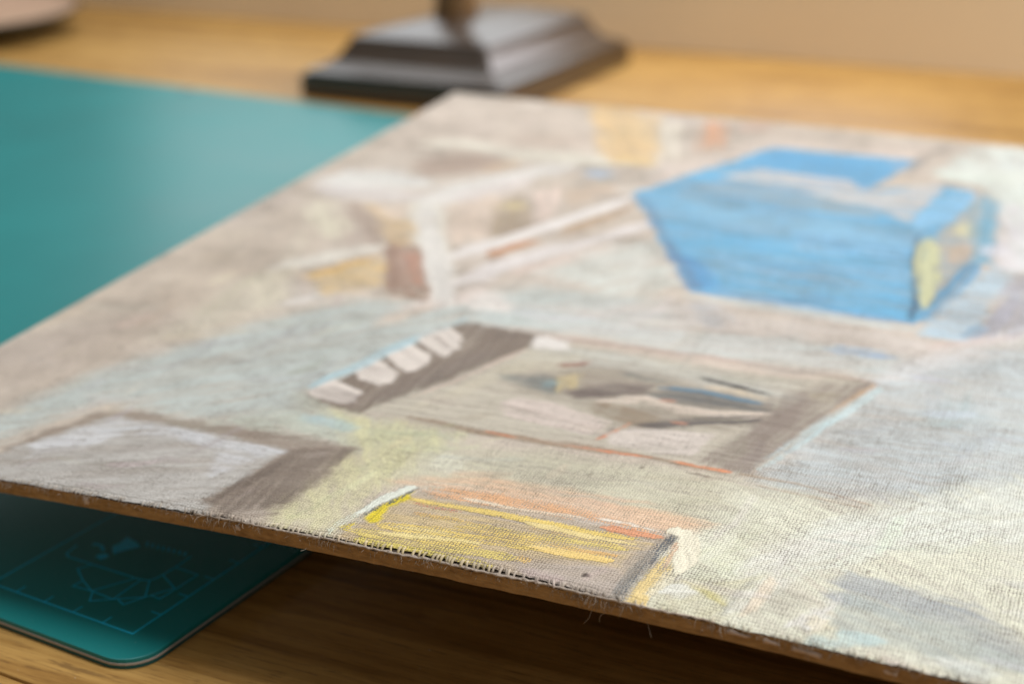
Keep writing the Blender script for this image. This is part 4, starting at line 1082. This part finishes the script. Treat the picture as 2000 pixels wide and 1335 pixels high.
# ------------------------------------------------------------------ lamp with a stepped square foot
lamp = empty('table_lamp', 'dark lacquered stepped rectangular lamp foot with a slim upright pole by the wall', 'lamp',
             matrix=Matrix.Translation((-0.027, 1.048, 0)) @ Matrix.Rotation(R(-26), 4, 'Z'))
HX, HY = 0.077, 0.110
def tier(name, prof, mat=LACQUER):
    """stack of rectangular rings (inset, height) closed into a solid"""
    V, F = [], []
    for ins, z in prof:
        V += [(-HX + ins, -HY + ins, z), (HX - ins, -HY + ins, z), (HX - ins, HY - ins, z), (-HX + ins, HY - ins, z)]
    for i in range(len(prof) - 1):
        for k in range(4):
            k2 = (k + 1) % 4
            F.append((4 * i + k, 4 * i + k2, 4 * i + 4 + k2, 4 * i + 4 + k))
    F.append((3, 2, 1, 0)); n = len(prof) - 1
    F.append((4 * n, 4 * n + 1, 4 * n + 2, 4 * n + 3))
    me = mesh_from(name, V, F)
    bm = bmesh.new(); bm.from_mesh(me)
    ed = [e for e in bm.edges if abs((e.verts[0].co - e.verts[1].co).normalized().z) > 0.1]
    bmesh.ops.bevel(bm, geom=ed, offset=0.0018, segments=2, affect='EDGES')
    bmesh.ops.recalc_face_normals(bm, faces=bm.faces)
    bm.to_mesh(me); bm.free()
    return obj(name, me, mat, lamp)
tier('plinth', [(0.002, 0.0), (0.0, 0.0015), (0.0, 0.0150), (0.003, 0.0153), (0.003, 0.0172), (0.0015, 0.0178), (0.009, 0.0200), (0.0165, 0.0240)])
tier('moulding', [(0.0166, 0.0241), (0.0190, 0.0266), (0.0222, 0.0320), (0.0232, 0.0325), (0.0250, 0.0372)])
tier('cap', [(0.0262, 0.0373), (0.0252, 0.0383), (0.0262, 0.0395), (0.040, 0.0430), (0.060, 0.0465)])
def lathe(name, prof, mat, parent, loc=(0, 0, 0), n=40, top=True):
    V, F = [], []
    for r, z in prof:
        for k in range(n):
            t = 2 * math.pi * k / n
            V.append((loc[0] + r * math.cos(t), loc[1] + r * math.sin(t), loc[2] + z))
    for i in range(len(prof) - 1):
        for k in range(n):
            k2 = (k + 1) % n
            F.append((i * n + k, i * n + k2, (i + 1) * n + k2, (i + 1) * n + k))
    F.append(tuple(reversed(range(n))))
    if top: F.append(tuple((len(prof) - 1) * n + k for k in range(n)))
    return obj(name, mesh_from(name, V, F, True), mat, parent)
lathe('pole', [(0.0165, 0.0455), (0.0160, 0.049), (0.0152, 0.055), (0.0148, 0.08), (0.0140, 0.30)], BROWN, lamp, loc=(-0.012, -0.004, 0))

# ------------------------------------------------------------------ shallow dish at the far left
dish = empty('dish', 'round shallow dish with peach inside and dark olive outside at the far left', 'dish', loc=(-0.515, 1.255, 0))
RD = 0.142
lathe('outer_shell', [(RD * 0.46, 0.0), (RD * 0.50, 0.003), (RD * 0.90, 0.0125), (RD * 0.985, 0.0170), (RD, 0.0200), (RD * 0.995, 0.0215), (RD * 0.985, 0.0215)], DISH_OUT, dish, n=72, top=False)
lathe('inner_surface', [(0.002, 0.0080), (RD * 0.72, 0.0090), (RD * 0.93, 0.0160), (RD * 0.975, 0.0205), (RD * 0.984, 0.0216)], DISH_IN, dish, n=72, top=False)
